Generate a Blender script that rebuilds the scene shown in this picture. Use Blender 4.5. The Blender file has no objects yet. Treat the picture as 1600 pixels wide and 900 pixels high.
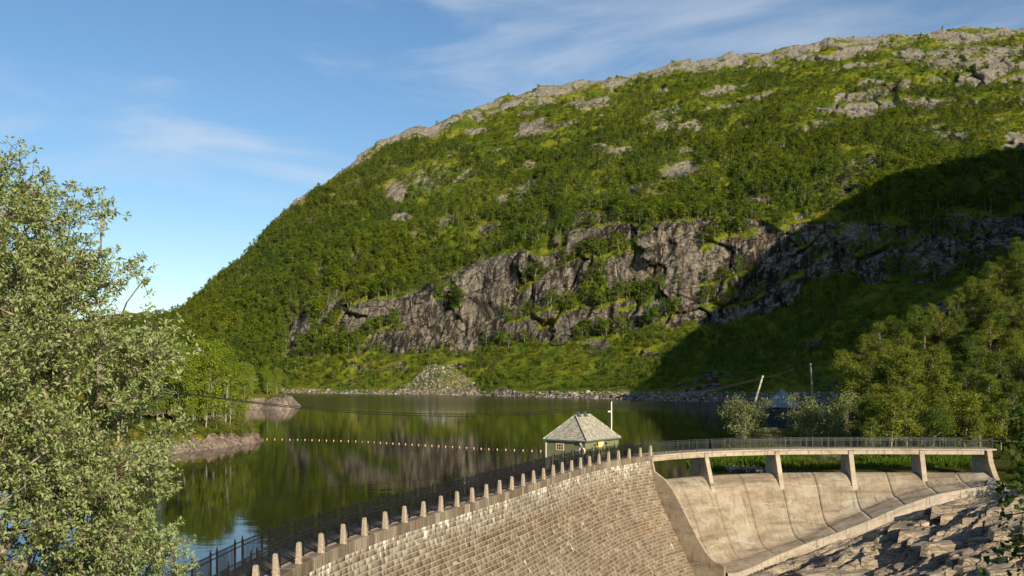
import bpy, math, random
import numpy as np
from mathutils import Vector

# ------------------------------------------------------------------ camera, sky, sun, exposure
scene = bpy.context.scene
COL = scene.collection
F, HC, Y0 = 1450.0, 11.0, 589.0          # focal length in photo pixels, eye height above the lake, horizon row
SUN_AZ, SUN_EL = math.radians(149), math.radians(21)
cam_data = bpy.data.cameras.new('camera')
cam_data.sensor_width = 36.0
cam_data.lens = 36.0 * F / 1600.0
cam_data.shift_y = (Y0 - 450.0) / 1600.0
cam_data.clip_start, cam_data.clip_end = 0.1, 8000
cam = bpy.data.objects.new('camera', cam_data)
cam.location = (0, 0, HC)
cam.rotation_euler = (math.pi / 2, 0, 0)
COL.objects.link(cam)
scene.camera = cam

world = bpy.data.worlds.new('World')
scene.world = world
world.use_nodes = True
wt = world.node_tree
wt.nodes.clear()
def wn(kind, **kw):
    n = wt.nodes.new(kind)
    for k, v in kw.items():
        setattr(n, k, v)
    return n
sky = wn('ShaderNodeTexSky', sky_type='NISHITA', sun_disc=False, sun_elevation=SUN_EL, sun_rotation=SUN_AZ,
         altitude=300, air_density=1.0, dust_density=0.4, ozone_density=1.8)
bg = wn('ShaderNodeBackground')
bg.inputs['Strength'].default_value = 0.08
wo = wn('ShaderNodeOutputWorld')
tc = wn('ShaderNodeTexCoord')
mp = wn('ShaderNodeMapping')
mp.inputs['Rotation'].default_value = (0.0, 0.13, 0.0)
mp.inputs['Location'].default_value = (5.3, 1.2, 5.7)
mp.inputs['Scale'].default_value = (2.2, 1.4, 11.0)
wt.links.new(tc.outputs['Generated'], mp.inputs['Vector'])
nz = wn('ShaderNodeTexNoise')
nz.inputs['Scale'].default_value = 1.25
nz.inputs['Detail'].default_value = 9
nz.inputs['Roughness'].default_value = 0.56
nz.inputs['Distortion'].default_value = 0.55
wt.links.new(mp.outputs[0], nz.inputs['Vector'])
rp = wn('ShaderNodeMapRange')
rp.inputs['From Min'].default_value = 0.46
rp.inputs['From Max'].default_value = 0.80
rp.inputs['To Max'].default_value = 0.55
rp.interpolation_type = 'SMOOTHSTEP'
wt.links.new(nz.outputs['Fac'], rp.inputs['Value'])
mx = wn('ShaderNodeMix', data_type='RGBA')
mx.inputs['B'].default_value = (7.0, 7.3, 7.8, 1)
wt.links.new(rp.outputs[0], mx.inputs['Factor'])
hsv = wn('ShaderNodeHueSaturation')
hsv.inputs['Saturation'].default_value = 1.16
hsv.inputs['Value'].default_value = 1.22
wt.links.new(sky.outputs[0], hsv.inputs['Color'])
wt.links.new(hsv.outputs[0], mx.inputs['A'])
wt.links.new(mx.outputs['Result'], bg.inputs['Color'])
wt.links.new(bg.outputs[0], wo.inputs['Surface'])

TO_SUN = Vector((math.sin(SUN_AZ) * math.cos(SUN_EL), math.cos(SUN_AZ) * math.cos(SUN_EL), math.sin(SUN_EL)))
sl = bpy.data.lights.new('sun', 'SUN')
sl.energy, sl.angle, sl.color = 5.0, math.radians(0.53), (1.0, 0.865, 0.65)
so = bpy.data.objects.new('sun', sl)
so.rotation_euler = TO_SUN.to_track_quat('Z', 'Y').to_euler()
so.location = (200, -300, 300)
COL.objects.link(so)

vs = scene.view_settings
vs.view_transform, vs.look, vs.gamma, vs.exposure = 'Standard', 'None', 1.0, 0.45
vs.use_curve_mapping = False
scene.cycles.max_bounces = 6
scene.cycles.diffuse_bounces = 3
scene.cycles.glossy_bounces = 3
scene.cycles.transmission_bounces = 3
scene.cycles.transparent_max_bounces = 8

rng = np.random.default_rng(7)
random.seed(7)

# ------------------------------------------------------------------ helpers
def proj(P):
    P = np.asarray(P, float)
    y = np.maximum(P[..., 1], 1e-3)
    return 800 + F * P[..., 0] / y, Y0 - F * (P[..., 2] - HC) / y
def at(px, row, Y):
    return np.array(((px - 800) / F * Y, Y, HC + (Y0 - row) / F * Y))
def on_z(px, row, z):
    Y = (HC - z) * F / (row - Y0)
    return np.array(((px - 800) / F * Y, Y, z))

def hash3(ix, iy, iz, seed):
    h = (ix.astype(np.int64) * 374761393 + iy.astype(np.int64) * 668265263 + iz.astype(np.int64) * 2147483647 + seed * 1274126177) & 0xFFFFFFFF
    h = ((h ^ (h >> 13)) * 1274126177) & 0xFFFFFFFF
    h = ((h ^ (h >> 16)) * 2246822519) & 0xFFFFFFFF
    return (h ^ (h >> 15)) & 0xFFFFFFFF
def vnoise(x, y, z, seed=0):
    ix, iy, iz = np.floor(x), np.floor(y), np.floor(z)
    fx, fy, fz = x - ix, y - iy, z - iz
    u, v, w = [f * f * f * (f * (f * 6 - 15) + 10) for f in (fx, fy, fz)]
    def g(dx, dy, dz):
        h = hash3(ix + dx, iy + dy, iz + dz, seed)
        a = (h & 0xFFFF) / 65535.0 * 6.28318
        b = ((h >> 16) & 0xFFFF) / 65535.0 * 2 - 1
        r = np.sqrt(1 - b * b)
        return r * np.cos(a) * (fx - dx) + r * np.sin(a) * (fy - dy) + b * (fz - dz)
    x00 = g(0, 0, 0) * (1 - u) + g(1, 0, 0) * u
    x10 = g(0, 1, 0) * (1 - u) + g(1, 1, 0) * u
    x01 = g(0, 0, 1) * (1 - u) + g(1, 0, 1) * u
    x11 = g(0, 1, 1) * (1 - u) + g(1, 1, 1) * u
    return ((x00 * (1 - v) + x10 * v) * (1 - w) + (x01 * (1 - v) + x11 * v) * w) * 1.5
def fbm(x, y, z, octv=4, seed=0, gain=0.5):
    t, a = 0, 1.0
    for o in range(octv):
        t = t + a * vnoise(x * 2 ** o, y * 2 ** o, z * 2 ** o, seed + o * 17)
        a *= gain
    return t
def worley(x, y, z, seed=0):
    """nearest cell: distance, second distance, random value of the cell"""
    ix, iy, iz = np.floor(x), np.floor(y), np.floor(z)
    d1 = np.full(x.shape, 9.0); d2 = np.full(x.shape, 9.0); val = np.zeros(x.shape); val2 = np.zeros(x.shape)
    for dx in (-1, 0, 1):
        for dy in (-1, 0, 1):
            for dz in (-1, 0, 1):
                h = hash3(ix + dx, iy + dy, iz + dz, seed)
                px = ix + dx + (h & 1023) / 1023.0
                py = iy + dy + ((h >> 10) & 1023) / 1023.0
                pz = iz + dz + ((h >> 20) & 1023) / 1023.0
                d = (x - px) ** 2 + (y - py) ** 2 + (z - pz) ** 2
                c = d < d1
                d2 = np.where(c, d1, np.minimum(d2, d))
                hv = hash3(ix + dx, iy + dy, iz + dz, seed + 99)
                val = np.where(c, (hv & 0xFFFF) / 65535.0, val)
                val2 = np.where(c, (hv >> 16) / 65535.0, val2)
                d1 = np.where(c, d, d1)
    return np.sqrt(d1), np.sqrt(d2), val, val2
def sstep(a, b, x):
    t = np.clip((x - a) / (b - a), 0, 1)
    return t * t * (3 - 2 * t)

def mesh_np(name, V, Fq, smooth=False, attrs=None):
    """V (n,3), Fq (m,k) constant-size polygons"""
    V = np.asarray(V, np.float32); Fq = np.asarray(Fq, np.int32)
    me = bpy.data.meshes.new(name)
    k = Fq.shape[1]
    me.vertices.add(len(V)); me.vertices.foreach_set('co', V.ravel())
    me.loops.add(Fq.size); me.loops.foreach_set('vertex_index', Fq.ravel())
    me.polygons.add(len(Fq))
    me.polygons.foreach_set('loop_start', np.arange(0, Fq.size, k, dtype=np.int32))
    me.polygons.foreach_set('loop_total', np.full(len(Fq), k, np.int32))
    if smooth:
        me.polygons.foreach_set('use_smooth', np.ones(len(Fq), bool))
    set_attrs(me, attrs)
    me.update(calc_edges=True)
    return me
def set_attrs(me, attrs):
    for nm, a in (attrs or {}).items():
        a = np.asarray(a, np.float32)
        if a.ndim == 1:
            at_ = me.attributes.new(nm, 'FLOAT', 'POINT'); at_.data.foreach_set('value', a)
        else:
            at_ = me.attributes.new(nm, 'FLOAT_VECTOR', 'POINT'); at_.data.foreach_set('vector', a.ravel())
def obj(name, me, mat=None, parent=None, **props):
    o = bpy.data.objects.new(name, me)
    if mat is not None and me is not None and len(me.materials) == 0:
        me.materials.append(mat)
    COL.objects.link(o)
    if parent is not None:
        o.parent = parent
    for k, v in props.items():
        o[k] = v
    return o
def thing(name, label, category, loc=(0, 0, 0), group=None):
    o = bpy.data.objects.new(name, None)
    o.empty_display_size = 0.3
    o.location = loc
    COL.objects.link(o)
    o['label'], o['category'] = label, category
    if group:
        o['group'] = group
    return o
def tag(o, label, category, group=None):
    o['label'], o['category'] = label, category
    if group:
        o['group'] = group
    return o

class MB:
    """collects polygons of one mesh"""
    def __init__(s):
        s.v, s.f, s.a = [], [], {}
    def poly(s, pts):
        b = len(s.v); s.v += [tuple(p) for p in pts]; s.f.append(tuple(range(b, b + len(pts))))
    def hexa(s, lo, hi):
        """lo, hi: 4 points each, same winding (counter-clockwise seen from hi side)"""
        b = len(s.v); s.v += [tuple(p) for p in lo] + [tuple(p) for p in hi]
        s.f += [(b + 3, b + 2, b + 1, b), (b + 4, b + 5, b + 6, b + 7)]
        for i in range(4):
            j = (i + 1) % 4
            s.f.append((b + i, b + j, b + 4 + j, b + 4 + i))
    def box(s, c, ax, ay, az):
        """centre and three half-axis vectors"""
        c, ax, ay, az = [np.asarray(q, float) for q in (c, ax, ay, az)]
        s.hexa([c - ax - ay - az, c + ax - ay - az, c + ax + ay - az, c - ax + ay - az],
               [c - ax - ay + az, c + ax - ay + az, c + ax + ay + az, c - ax + ay + az])
    def tube(s, pts, rad, n=6, cap=True):
        pts = [np.asarray(p, float) for p in pts]
        m = len(pts); b = len(s.v)
        rad = [rad] * m if np.isscalar(rad) else rad
        ref = np.array((0.31, 0.17, 0.93))
        for i, p in enumerate(pts):
            d = pts[min(i + 1, m - 1)] - pts[max(i - 1, 0)]
            d = d / (np.linalg.norm(d) + 1e-9)
            u = np.cross(d, ref)
            if np.linalg.norm(u) < 0.1:
                u = np.cross(d, (1.0, 0, 0))
            u /= np.linalg.norm(u); w = np.cross(d, u)
            for k in range(n):
                a = 2 * math.pi * k / n
                s.v.append(tuple(p + rad[i] * (math.cos(a) * u + math.sin(a) * w)))
        for i in range(m - 1):
            for k in range(n):
                q = (k + 1) % n
                s.f.append((b + i * n + k, b + i * n + q, b + (i + 1) * n + q, b + (i + 1) * n + k))
        if cap:
            s.f.append(tuple(b + k for k in range(n - 1, -1, -1)))
            s.f.append(tuple(b + (m - 1) * n + k for k in range(n)))
    def lathe(s, c, prof, n=10, ax=None):
        """prof: list of (radius, height) turned about the vertical axis through c"""
        b = len(s.v); c = np.asarray(c, float)
        for r, h in prof:
            for k in range(n):
                a = 2 * math.pi * k / n
                s.v.append((c[0] + r * math.cos(a), c[1] + r * math.sin(a), c[2] + h))
        for i in range(len(prof) - 1):
            for k in range(n):
                q = (k + 1) % n
                s.f.append((b + i * n + k, b + i * n + q, b + (i + 1) * n + q, b + (i + 1) * n + k))
        s.f.append(tuple(b + k for k in range(n - 1, -1, -1)))
        s.f.append(tuple(b + (len(prof) - 1) * n + k for k in range(n)))
    def mesh(s, name, smooth=False, attrs=None):
        me = bpy.data.meshes.new(name)
        me.from_pydata(s.v, [], s.f)
        if smooth:
            for p in me.polygons:
                p.use_smooth = True
        set_attrs(me, attrs)
        me.update()
        return me
    def build(s, name, mat, parent=None, smooth=False, attrs=None, **props):
        return obj(name, s.mesh(name, smooth, attrs), mat, parent, **props)

def grid_faces(nu, nv):
    """index grid with nu rows of nv vertices"""
    i = np.arange(nu - 1)[:, None] * nv + np.arange(nv - 1)[None, :]
    return np.stack([i, i + 1, i + nv + 1, i + nv], -1).reshape(-1, 4)

# ------------------------------------------------------------------ materials
class Mat:
    def __init__(s, name):
        s.m = bpy.data.materials.new(name); s.m.use_nodes = True
        s.t = s.m.node_tree; s.b = s.t.nodes['Principled BSDF']; s.o = s.t.nodes['Material Output']
    def n(s, kind, ins=None, **kw):
        q = s.t.nodes.new(kind)
        for k, v in kw.items():
            setattr(q, k, v)
        for k, v in (ins or {}).items():
            s.put(q.inputs[k], v)
        return q
    def put(s, sock, v):
        if isinstance(v, bpy.types.NodeSocket):
            s.t.links.new(v, sock)
        else:
            if hasattr(sock.default_value, '__len__') and not isinstance(v, str):
                v = tuple(v)
                if len(sock.default_value) == 4 and len(v) == 3:
                    v = v + (1,)
            sock.default_value = v
    def pos(s, scale=(1, 1, 1), kind='Object', rot=(0, 0, 0)):
        c = s.n('ShaderNodeTexCoord')
        return s.n('ShaderNodeMapping', {'Vector': c.outputs[kind], 'Scale': scale, 'Rotation': rot}).outputs[0]
    def wpos(s, scale=(1, 1, 1), rot=(0, 0, 0)):
        c = s.n('ShaderNodeNewGeometry').outputs['Position']
        if any(rot):
            c = s.n('ShaderNodeMapping', {'Vector': c, 'Rotation': rot}).outputs[0]
        return s.n('ShaderNodeMapping', {'Vector': c, 'Scale': scale}).outputs[0]
    def attr(s, name, out='Fac'):
        return s.n('ShaderNodeAttribute', attribute_name=name).outputs[out]
    def avec(s, name, scale):
        return s.n('ShaderNodeMapping', {'Vector': s.attr(name, 'Vector'), 'Scale': scale}).outputs[0]
    def noise(s, vec, scale=1.0, detail=5, rough=0.55, dist=0.0):
        return s.n('ShaderNodeTexNoise', {'Vector': vec, 'Scale': scale, 'Detail': detail, 'Roughness': rough, 'Distortion': dist}).outputs['Fac']
    def voro(s, vec, scale=1.0, feature='F1', out='Distance'):
        return s.n('ShaderNodeTexVoronoi', {'Vector': vec, 'Scale': scale}, feature=feature).outputs[out]
    def rng(s, v, a, b, c=0.0, d=1.0, smooth=True):
        q = s.n('ShaderNodeMapRange', {'Value': v, 'From Min': a, 'From Max': b, 'To Min': c, 'To Max': d})
        q.interpolation_type = 'SMOOTHSTEP' if smooth else 'LINEAR'
        return q.outputs[0]
    def math(s, op, a, b=0.0):
        q = s.n('ShaderNodeMath', operation=op)
        s.put(q.inputs[0], a); s.put(q.inputs[1], b)
        return q.outputs[0]
    def mix(s, fac, a, b, blend='MIX'):
        q = s.n('ShaderNodeMix', data_type='RGBA', blend_type=blend)
        s.put(q.inputs['Factor'], fac); s.put(q.inputs['A'], a); s.put(q.inputs['B'], b)
        return q.outputs['Result']
    def ramp(s, v, stops):
        q = s.n('ShaderNodeValToRGB', {'Fac': v})
        e = q.color_ramp.elements
        while len(e) < len(stops):
            e.new(0.5)
        for i, (p, c) in enumerate(stops):
            e[i].position = p; e[i].color = tuple(c) + (1,)
        return q.outputs[0]
    def bump(s, h, strength=0.5, dist=0.1):
        q = s.n('ShaderNodeBump', {'Height': h, 'Strength': strength, 'Distance': dist})
        s.put(s.b.inputs['Normal'], q.outputs[0])
        return q.outputs[0]
    def base(s, col, rough=0.85, spec=0.3, metal=0.0):
        s.put(s.b.inputs['Base Color'], col); s.put(s.b.inputs['Roughness'], rough)
        s.put(s.b.inputs['Specular IOR Level'], spec); s.put(s.b.inputs['Metallic'], metal)
        return s.m

def simple(name, col, rough=0.7, var=0.25, scale=6.0, spec=0.3, metal=0.0, bump=0.0):
    M = Mat(name)
    nzv = M.noise(M.pos(), scale, 6)
    dark = [c * (1 - var) for c in col]; lite = [min(1, c * (1 + var)) for c in col]
    c = M.mix(M.rng(nzv, 0.3, 0.7), dark, lite)
    if bump:
        M.bump(nzv, bump, 0.05)
    return M.base(c, rough, spec, metal)

def leaf_mat(name, cols, trans=0.3, rough=0.5, back=None, spec=0.05, patch=0.0, attr=None):
    """foliage: colour varies from tree to tree and from leaf to leaf"""
    M = Mat(name)
    rnd = M.n('ShaderNodeObjectInfo').outputs['Random']
    isl = M.n('ShaderNodeNewGeometry').outputs['Random Per Island']
    c1 = M.ramp(rnd, [(i / (len(cols) - 1), c) for i, c in enumerate(cols)])
    c2 = M.mix(M.rng(isl, 0, 1, 0.0, 1.0, False), [0.62, 0.66, 0.6], [1.32, 1.3, 1.25])
    c = M.mix(1.0, c1, c2, 'MULTIPLY')
    if patch:
        w = M.noise(M.wpos((1, 1, 1)), patch, 3)
        c = M.mix(M.rng(w, 0.35, 0.68), c, M.mix(1.0, c, [1.35, 1.18, 0.75], 'MULTIPLY'))
    if back is not None:
        bf = M.n('ShaderNodeNewGeometry').outputs['Backfacing']
        c = M.mix(M.math('MULTIPLY', bf, 0.75), c, back)
    M.base(c, rough, spec)
    tr = M.n('ShaderNodeBsdfTranslucent', {'Color': M.mix(1.0, c, [1.15, 1.25, 0.55], 'MULTIPLY')})
    ms = M.n('ShaderNodeMixShader', {'Fac': trans})
    M.t.links.new(M.b.outputs[0], ms.inputs[1]); M.t.links.new(tr.outputs[0], ms.inputs[2])
    M.t.links.new(ms.outputs[0], M.o.inputs['Surface'])
    return M.m

def rock_color(M, vec, light, dark, streak=True):
    a = M.noise(vec, 0.09, 8, 0.62)
    b = M.noise(vec, 0.9, 6, 0.6)
    c = M.mix(M.rng(a, 0.38, 0.62), dark, light)
    return M.mix(M.rng(b, 0.3, 0.7, 0, 0.55), c, [light[0] * 1.25, light[1] * 1.2, light[2] * 1.15])

def mountain_mat():
    M = Mat('mountain_ground')
    p = M.wpos()
    rock = M.attr('rock')
    # rock: grey faces, dark wet streaks running down, warm tints
    st = M.noise(M.wpos((0.26, 0.26, 0.018)), 1.0, 7, 0.62, 0.4)
    big = M.noise(M.wpos((0.02, 0.02, 0.03)), 1.0, 6, 0.6)
    fine = M.noise(p, 0.55, 8, 0.7)
    rc = M.mix(M.rng(fine, 0.3, 0.72), [0.090, 0.077, 0.058], [0.33, 0.29, 0.225])
    rc = M.mix(M.math('MULTIPLY', M.rng(st, 0.43, 0.55), M.rng(big, 0.38, 0.52)), rc, [0.042, 0.036, 0.029])
    rc = M.mix(M.rng(M.noise(M.wpos((0.36, 0.36, 0.03)), 1.0, 5, 0.6), 0.57, 0.68, 0, 0.65), rc, [0.40, 0.355, 0.29])
    lich = M.noise(p, 0.11, 6, 0.6)
    rc = M.mix(M.rng(lich, 0.60, 0.74, 0, 0.55), rc, [0.10, 0.115, 0.04])
    ckv = M.voro(M.wpos((0.085, 0.085, 0.020)), 1.0, 'DISTANCE_TO_EDGE')
    ckh = M.voro(M.wpos((0.022, 0.022, 0.085), (0.0, 0.22, 0.0)), 1.0, 'DISTANCE_TO_EDGE')
    cks = M.math('MAXIMUM', M.rng(ckv, 0.028, 0.004), M.rng(ckh, 0.02, 0.003))
    rc = M.mix(M.math('MULTIPLY', cks, 0.85), rc, [0.016, 0.013, 0.011])
    top = M.attr('rim')
    rc = M.mix(M.math('MULTIPLY', top, 0.75), rc, M.mix(M.rng(fine, 0.3, 0.7), [0.20, 0.18, 0.145], [0.50, 0.455, 0.37]))
    # heath and grass
    h1 = M.noise(p, 0.035, 6, 0.62)
    h2 = M.noise(p, 0.35, 6, 0.7)
    vc = M.mix(M.rng(h1, 0.36, 0.62), [0.052, 0.095, 0.013], [0.145, 0.172, 0.018])
    vc = M.mix(M.rng(h2, 0.35, 0.7), vc, M.mix(1.0, vc, [1.7, 1.45, 1.2], 'MULTIPLY'))
    vc = M.mix(M.rng(M.noise(p, 0.06, 5, 0.6), 0.60, 0.69, 0, 0.8), vc, [0.24, 0.19, 0.024])
    edge = M.math('ADD', rock, M.math('MULTIPLY', M.math('SUBTRACT', M.noise(p, 0.28, 7, 0.7), 0.5), 1.5))
    f = M.rng(edge, 0.40, 0.56)
    c = M.mix(f, vc, rc)
    lay = M.noise(M.wpos((0.07, 0.07, 0.75)), 1.0, 6, 0.65)
    hgt = M.math('ADD', M.math('ADD', M.math('MULTIPLY', fine, 1.0), M.math('MULTIPLY', M.math('MULTIPLY', lay, top), 1.6)), M.math('MULTIPLY', M.noise(M.wpos((0.25, 0.25, 0.06)), 1.0, 6, 0.65), 1.6))
    M.bump(hgt, 0.9, 2.2)
    return M.base(c, 0.95, 0.04)

def ground_mat(name, veg, veg2, rockl, rockd, attr='rock'):
    M = Mat(name)
    p = M.wpos()
    a = M.noise(p, 0.25, 6, 0.65); b = M.noise(p, 1.7, 6, 0.7)
    vc = M.mix(M.rng(a, 0.35, 0.65), veg, veg2)
    vc = M.mix(M.rng(b, 0.35, 0.7), vc, M.mix(1.0, vc, [1.6, 1.45, 1.2], 'MULTIPLY'))
    rc = M.mix(M.rng(M.noise(p, 0.8, 8, 0.68), 0.35, 0.65), rockd, rockl)
    rc = M.mix(M.rng(M.noise(M.wpos((0.7, 0.7, 0.15)), 1.0, 6, 0.6), 0.56, 0.66, 0, 0.7), rc, [q * 0.45 for q in rockd])
    f = M.rng(M.math('ADD', M.attr(attr), M.math('MULTIPLY', M.math('SUBTRACT', M.noise(p, 0.9, 6, 0.7), 0.5), 1.2)), 0.4, 0.6)
    M.bump(M.math('ADD', b, M.noise(p, 5.0, 6, 0.7)), 0.8, 0.3)
    return M.base(M.mix(f, vc, rc), 0.95, 0.05)

def water_mat():
    M = Mat('lake_water')
    # long, low ripples: finer where the breeze touches the far side
    n1 = M.noise(M.wpos((0.30, 0.62, 1)), 1.0, 3, 0.5)
    n2 = M.noise(M.wpos((1.3, 2.2, 1)), 1.0, 3, 0.55)
    h = M.math('ADD', M.math('MULTIPLY', n1, 0.009), M.math('MULTIPLY', n2, 0.0022))
    M.bump(h, 1.0, 1.0)
    sep = M.n('ShaderNodeSeparateXYZ', {'Vector': M.wpos((1, 1, 1))}).outputs['Y']
    jit = M.math('MULTIPLY', M.math('SUBTRACT', M.noise(M.wpos((0.006, 0.02, 1)), 1.0, 3, 0.5), 0.5), 160.0)
    breeze = M.rng(M.math('ADD', sep, jit), 230, 400)
    M.base([0.014, 0.015, 0.006], M.math('ADD', 0.02, M.math('MULTIPLY', breeze, 0.16)), 0.5)
    M.b.inputs['IOR'].default_value = 1.33
    return M.m

def stone_mat():
    """granite blocks of the dam: 'tint' is each block's own shade, 'sd' = (metres along, metres down)"""
    M = Mat('dam_stone')
    t = M.attr('tint')
    c = M.ramp(t, [(0.0, (0.125, 0.092, 0.062)), (0.35, (0.175, 0.137, 0.095)), (0.7, (0.225, 0.184, 0.13)), (0.92, (0.30, 0.258, 0.192)), (1.0, (0.24, 0.16, 0.085))])
    g = M.noise(M.pos(), 9.0, 7, 0.7)
    c = M.mix(M.rng(g, 0.3, 0.75), M.mix(1.0, c, [0.72, 0.7, 0.68], 'MULTIPLY'), M.mix(1.0, c, [1.3, 1.27, 1.22], 'MULTIPLY'))
    rust = M.noise(M.avec('sd', (0.16, 0.22, 1)), 1.0, 6, 0.6)
    c = M.mix(M.rng(rust, 0.56, 0.72, 0, 0.55), c, [0.21, 0.115, 0.04])
    dn = M.n('ShaderNodeSeparateXYZ', {'Vector': M.attr('sd', 'Vector')}).outputs['Y']
    dn = M.math('ADD', dn, M.math('MULTIPLY', M.noise(M.avec('sd', (0.25, 0.3, 1)), 1.0, 5), 1.6))
    c = M.mix(M.rng(dn, 3.4, 2.2, 0, 0.55), c, M.mix(M.rng(t, 0.1, 0.9), [0.22, 0.195, 0.15], [0.40, 0.365, 0.29]))
    damp = M.noise(M.avec('sd', (0.5, 0.09, 1)), 1.0, 6, 0.62)
    c = M.mix(M.rng(damp, 0.55, 0.68, 0, 0.5), c, [0.085, 0.07, 0.048])
    grey = M.noise(M.avec('sd', (0.22, 0.12, 1)), 1.7, 5, 0.6)
    c = M.mix(M.rng(grey, 0.55, 0.70, 0, 0.5), c, [0.30, 0.28, 0.23])
    return M, c, g
def stain(M, c, amount=1.0):
    d = M.n('ShaderNodeSeparateXYZ', {'Vector': M.attr('sd', 'Vector')}).outputs['Y']
    w1 = M.noise(M.avec('sd', (1.7, 0.7, 1)), 1.0, 8, 0.7, 0.5)
    w2 = M.noise(M.avec('sd', (0.33, 0.25, 1)), 1.0, 4, 0.6)
    near = M.rng(d, 0.3, 2.3, 0.145, -0.05, False)
    far = M.math('MAXIMUM', near, -0.03)
    m = M.math('ADD', M.math('ADD', w1, far), M.math('MULTIPLY', M.math('SUBTRACT', w2, 0.5), 0.35))
    m = M.rng(m, 0.60, 0.70, 0, 0.75 * amount)
    drip = M.noise(M.avec('sd', (1.1, 0.10, 1)), 1.0, 5, 0.6)
    m = M.math('MAXIMUM', m, M.rng(drip, 0.70, 0.76, 0, 0.45 * amount))
    return M.mix(m, c, [0.72, 0.69, 0.62])
def dam_block_mat():
    M, c, g = stone_mat()
    c = stain(M, c)
    M.bump(M.math('ADD', g, M.noise(M.pos(), 30, 4)), 0.55, 0.03)
    return M.base(c, 0.92, 0.15)
def mortar_mat():
    M = Mat('dam_mortar')
    g = M.noise(M.pos(), 5.0, 7, 0.7)
    c = M.mix(M.rng(g, 0.3, 0.7), [0.24, 0.20, 0.145], [0.44, 0.38, 0.29])
    c = stain(M, c)
    return M.base(c, 0.95, 0.1)
def concrete_mat(name, light=(0.30, 0.25, 0.182), dark=(0.165, 0.132, 0.094)):
    """sd = (metres along, metres down the chute)"""
    M = Mat(name)
    a = M.noise(M.avec('sd', (0.16, 0.75, 1)), 1.0, 7, 0.62, 0.25)
    b = M.noise(M.avec('sd', (1.0, 1.0, 1)), 1.6, 8, 0.7)
    v = M.noise(M.avec('sd', (3.2, 0.28, 1)), 1.0, 6, 0.62)
    lift = M.noise(M.avec('sd', (0.03, 1.15, 1)), 1.0, 2, 0.4)
    c = M.mix(M.rng(a, 0.36, 0.64), dark, light)
    c = M.mix(M.rng(lift, 0.42, 0.5, 0, 0.4), c, [q * 1.12 for q in light])
    c = M.mix(M.rng(b, 0.3, 0.72), M.mix(1.0, c, [0.8, 0.78, 0.75], 'MULTIPLY'), M.mix(1.0, c, [1.16, 1.15, 1.13], 'MULTIPLY'))
    pt = M.noise(M.avec('sd', (0.35, 0.5, 1)), 1.0, 6, 0.65)
    c = M.mix(M.rng(pt, 0.53, 0.60, 0, 0.6), c, [0.34, 0.31, 0.25])
    c = M.mix(M.rng(pt, 0.45, 0.37, 0, 0.45), c, [0.165, 0.118, 0.078])
    c = M.mix(M.rng(v, 0.60, 0.72, 0, 0.42), c, [0.50, 0.45, 0.37])
    c = M.mix(M.rng(v, 0.44, 0.33, 0, 0.65), c, [0.105, 0.084, 0.062])
    # chalky lift-joint lines across the chute
    d = M.n('ShaderNodeSeparateXYZ', {'Vector': M.attr('sd', 'Vector')}).outputs['Y']
    wob = M.math('ADD', d, M.math('MULTIPLY', M.noise(M.avec('sd', (0.22, 0.35, 1)), 1.0, 4), 2.2))
    fr = M.math('ABSOLUTE', M.math('SUBTRACT', M.math('FRACT', M.math('DIVIDE', wob, 2.05)), 0.5))
    line = M.math('MULTIPLY', M.rng(fr, 0.035, 0.0), M.rng(M.noise(M.avec('sd', (0.35, 0.3, 1)), 1.0, 5, 0.7), 0.42, 0.6))
    c = M.mix(M.math('MULTIPLY', line, 0.5), c, [0.50, 0.46, 0.38])
    pit = M.voro(M.avec('sd', (0.42, 0.55, 1)), 1.0)
    c = M.mix(M.math('MULTIPLY', M.rng(pit, 0.10, 0.05), 0.6), c, [0.10, 0.08, 0.06])
    M.bump(b, 0.35, 0.05)
    return M.base(c, 0.9, 0.2)
def bedrock_mat():
    M = Mat('bedrock')
    p = M.wpos()
    st = (0.0, 0.0, -0.42)
    s1 = M.noise(M.wpos((0.16, 0.75, 1.2), st), 1.0, 9, 0.68, 0.5)
    s2 = M.noise(M.wpos((0.45, 4.2, 5.0), st), 1.0, 7, 0.68, 0.5)
    ck = M.voro(M.wpos((0.30, 0.95, 0.9), st), 1.0, 'DISTANCE_TO_EDGE')
    f = M.noise(p, 6.0, 7, 0.7)
    c = M.ramp(s1, [(0.28, (0.055, 0.048, 0.043)), (0.42, (0.23, 0.20, 0.162)), (0.53, (0.35, 0.292, 0.22)), (0.66, (0.52, 0.43, 0.315)), (0.8, (0.24, 0.215, 0.185))])
    c = M.mix(M.rng(s2, 0.36, 0.64), M.mix(1.0, c, [0.6, 0.58, 0.56], 'MULTIPLY'), M.mix(1.0, c, [1.35, 1.3, 1.22], 'MULTIPLY'))
    c = M.mix(M.rng(M.noise(p, 0.7, 6, 0.65), 0.58, 0.70, 0, 0.6), c, [0.43, 0.31, 0.18])
    c = M.mix(M.rng(f, 0.55, 0.75, 0, 0.4), c, [0.09, 0.08, 0.065])
    c = M.mix(M.rng(ck, 0.016, 0.0, 0, 0.6), c, [0.03, 0.026, 0.022])
    M.bump(M.math('ADD', M.math('ADD', s2, M.math('MULTIPLY', f, 0.7)), M.rng(ck, 0.0, 0.03, 0, 0.4)), 1.0, 0.22)
    return M.base(c, 0.85, 0.25)

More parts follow.
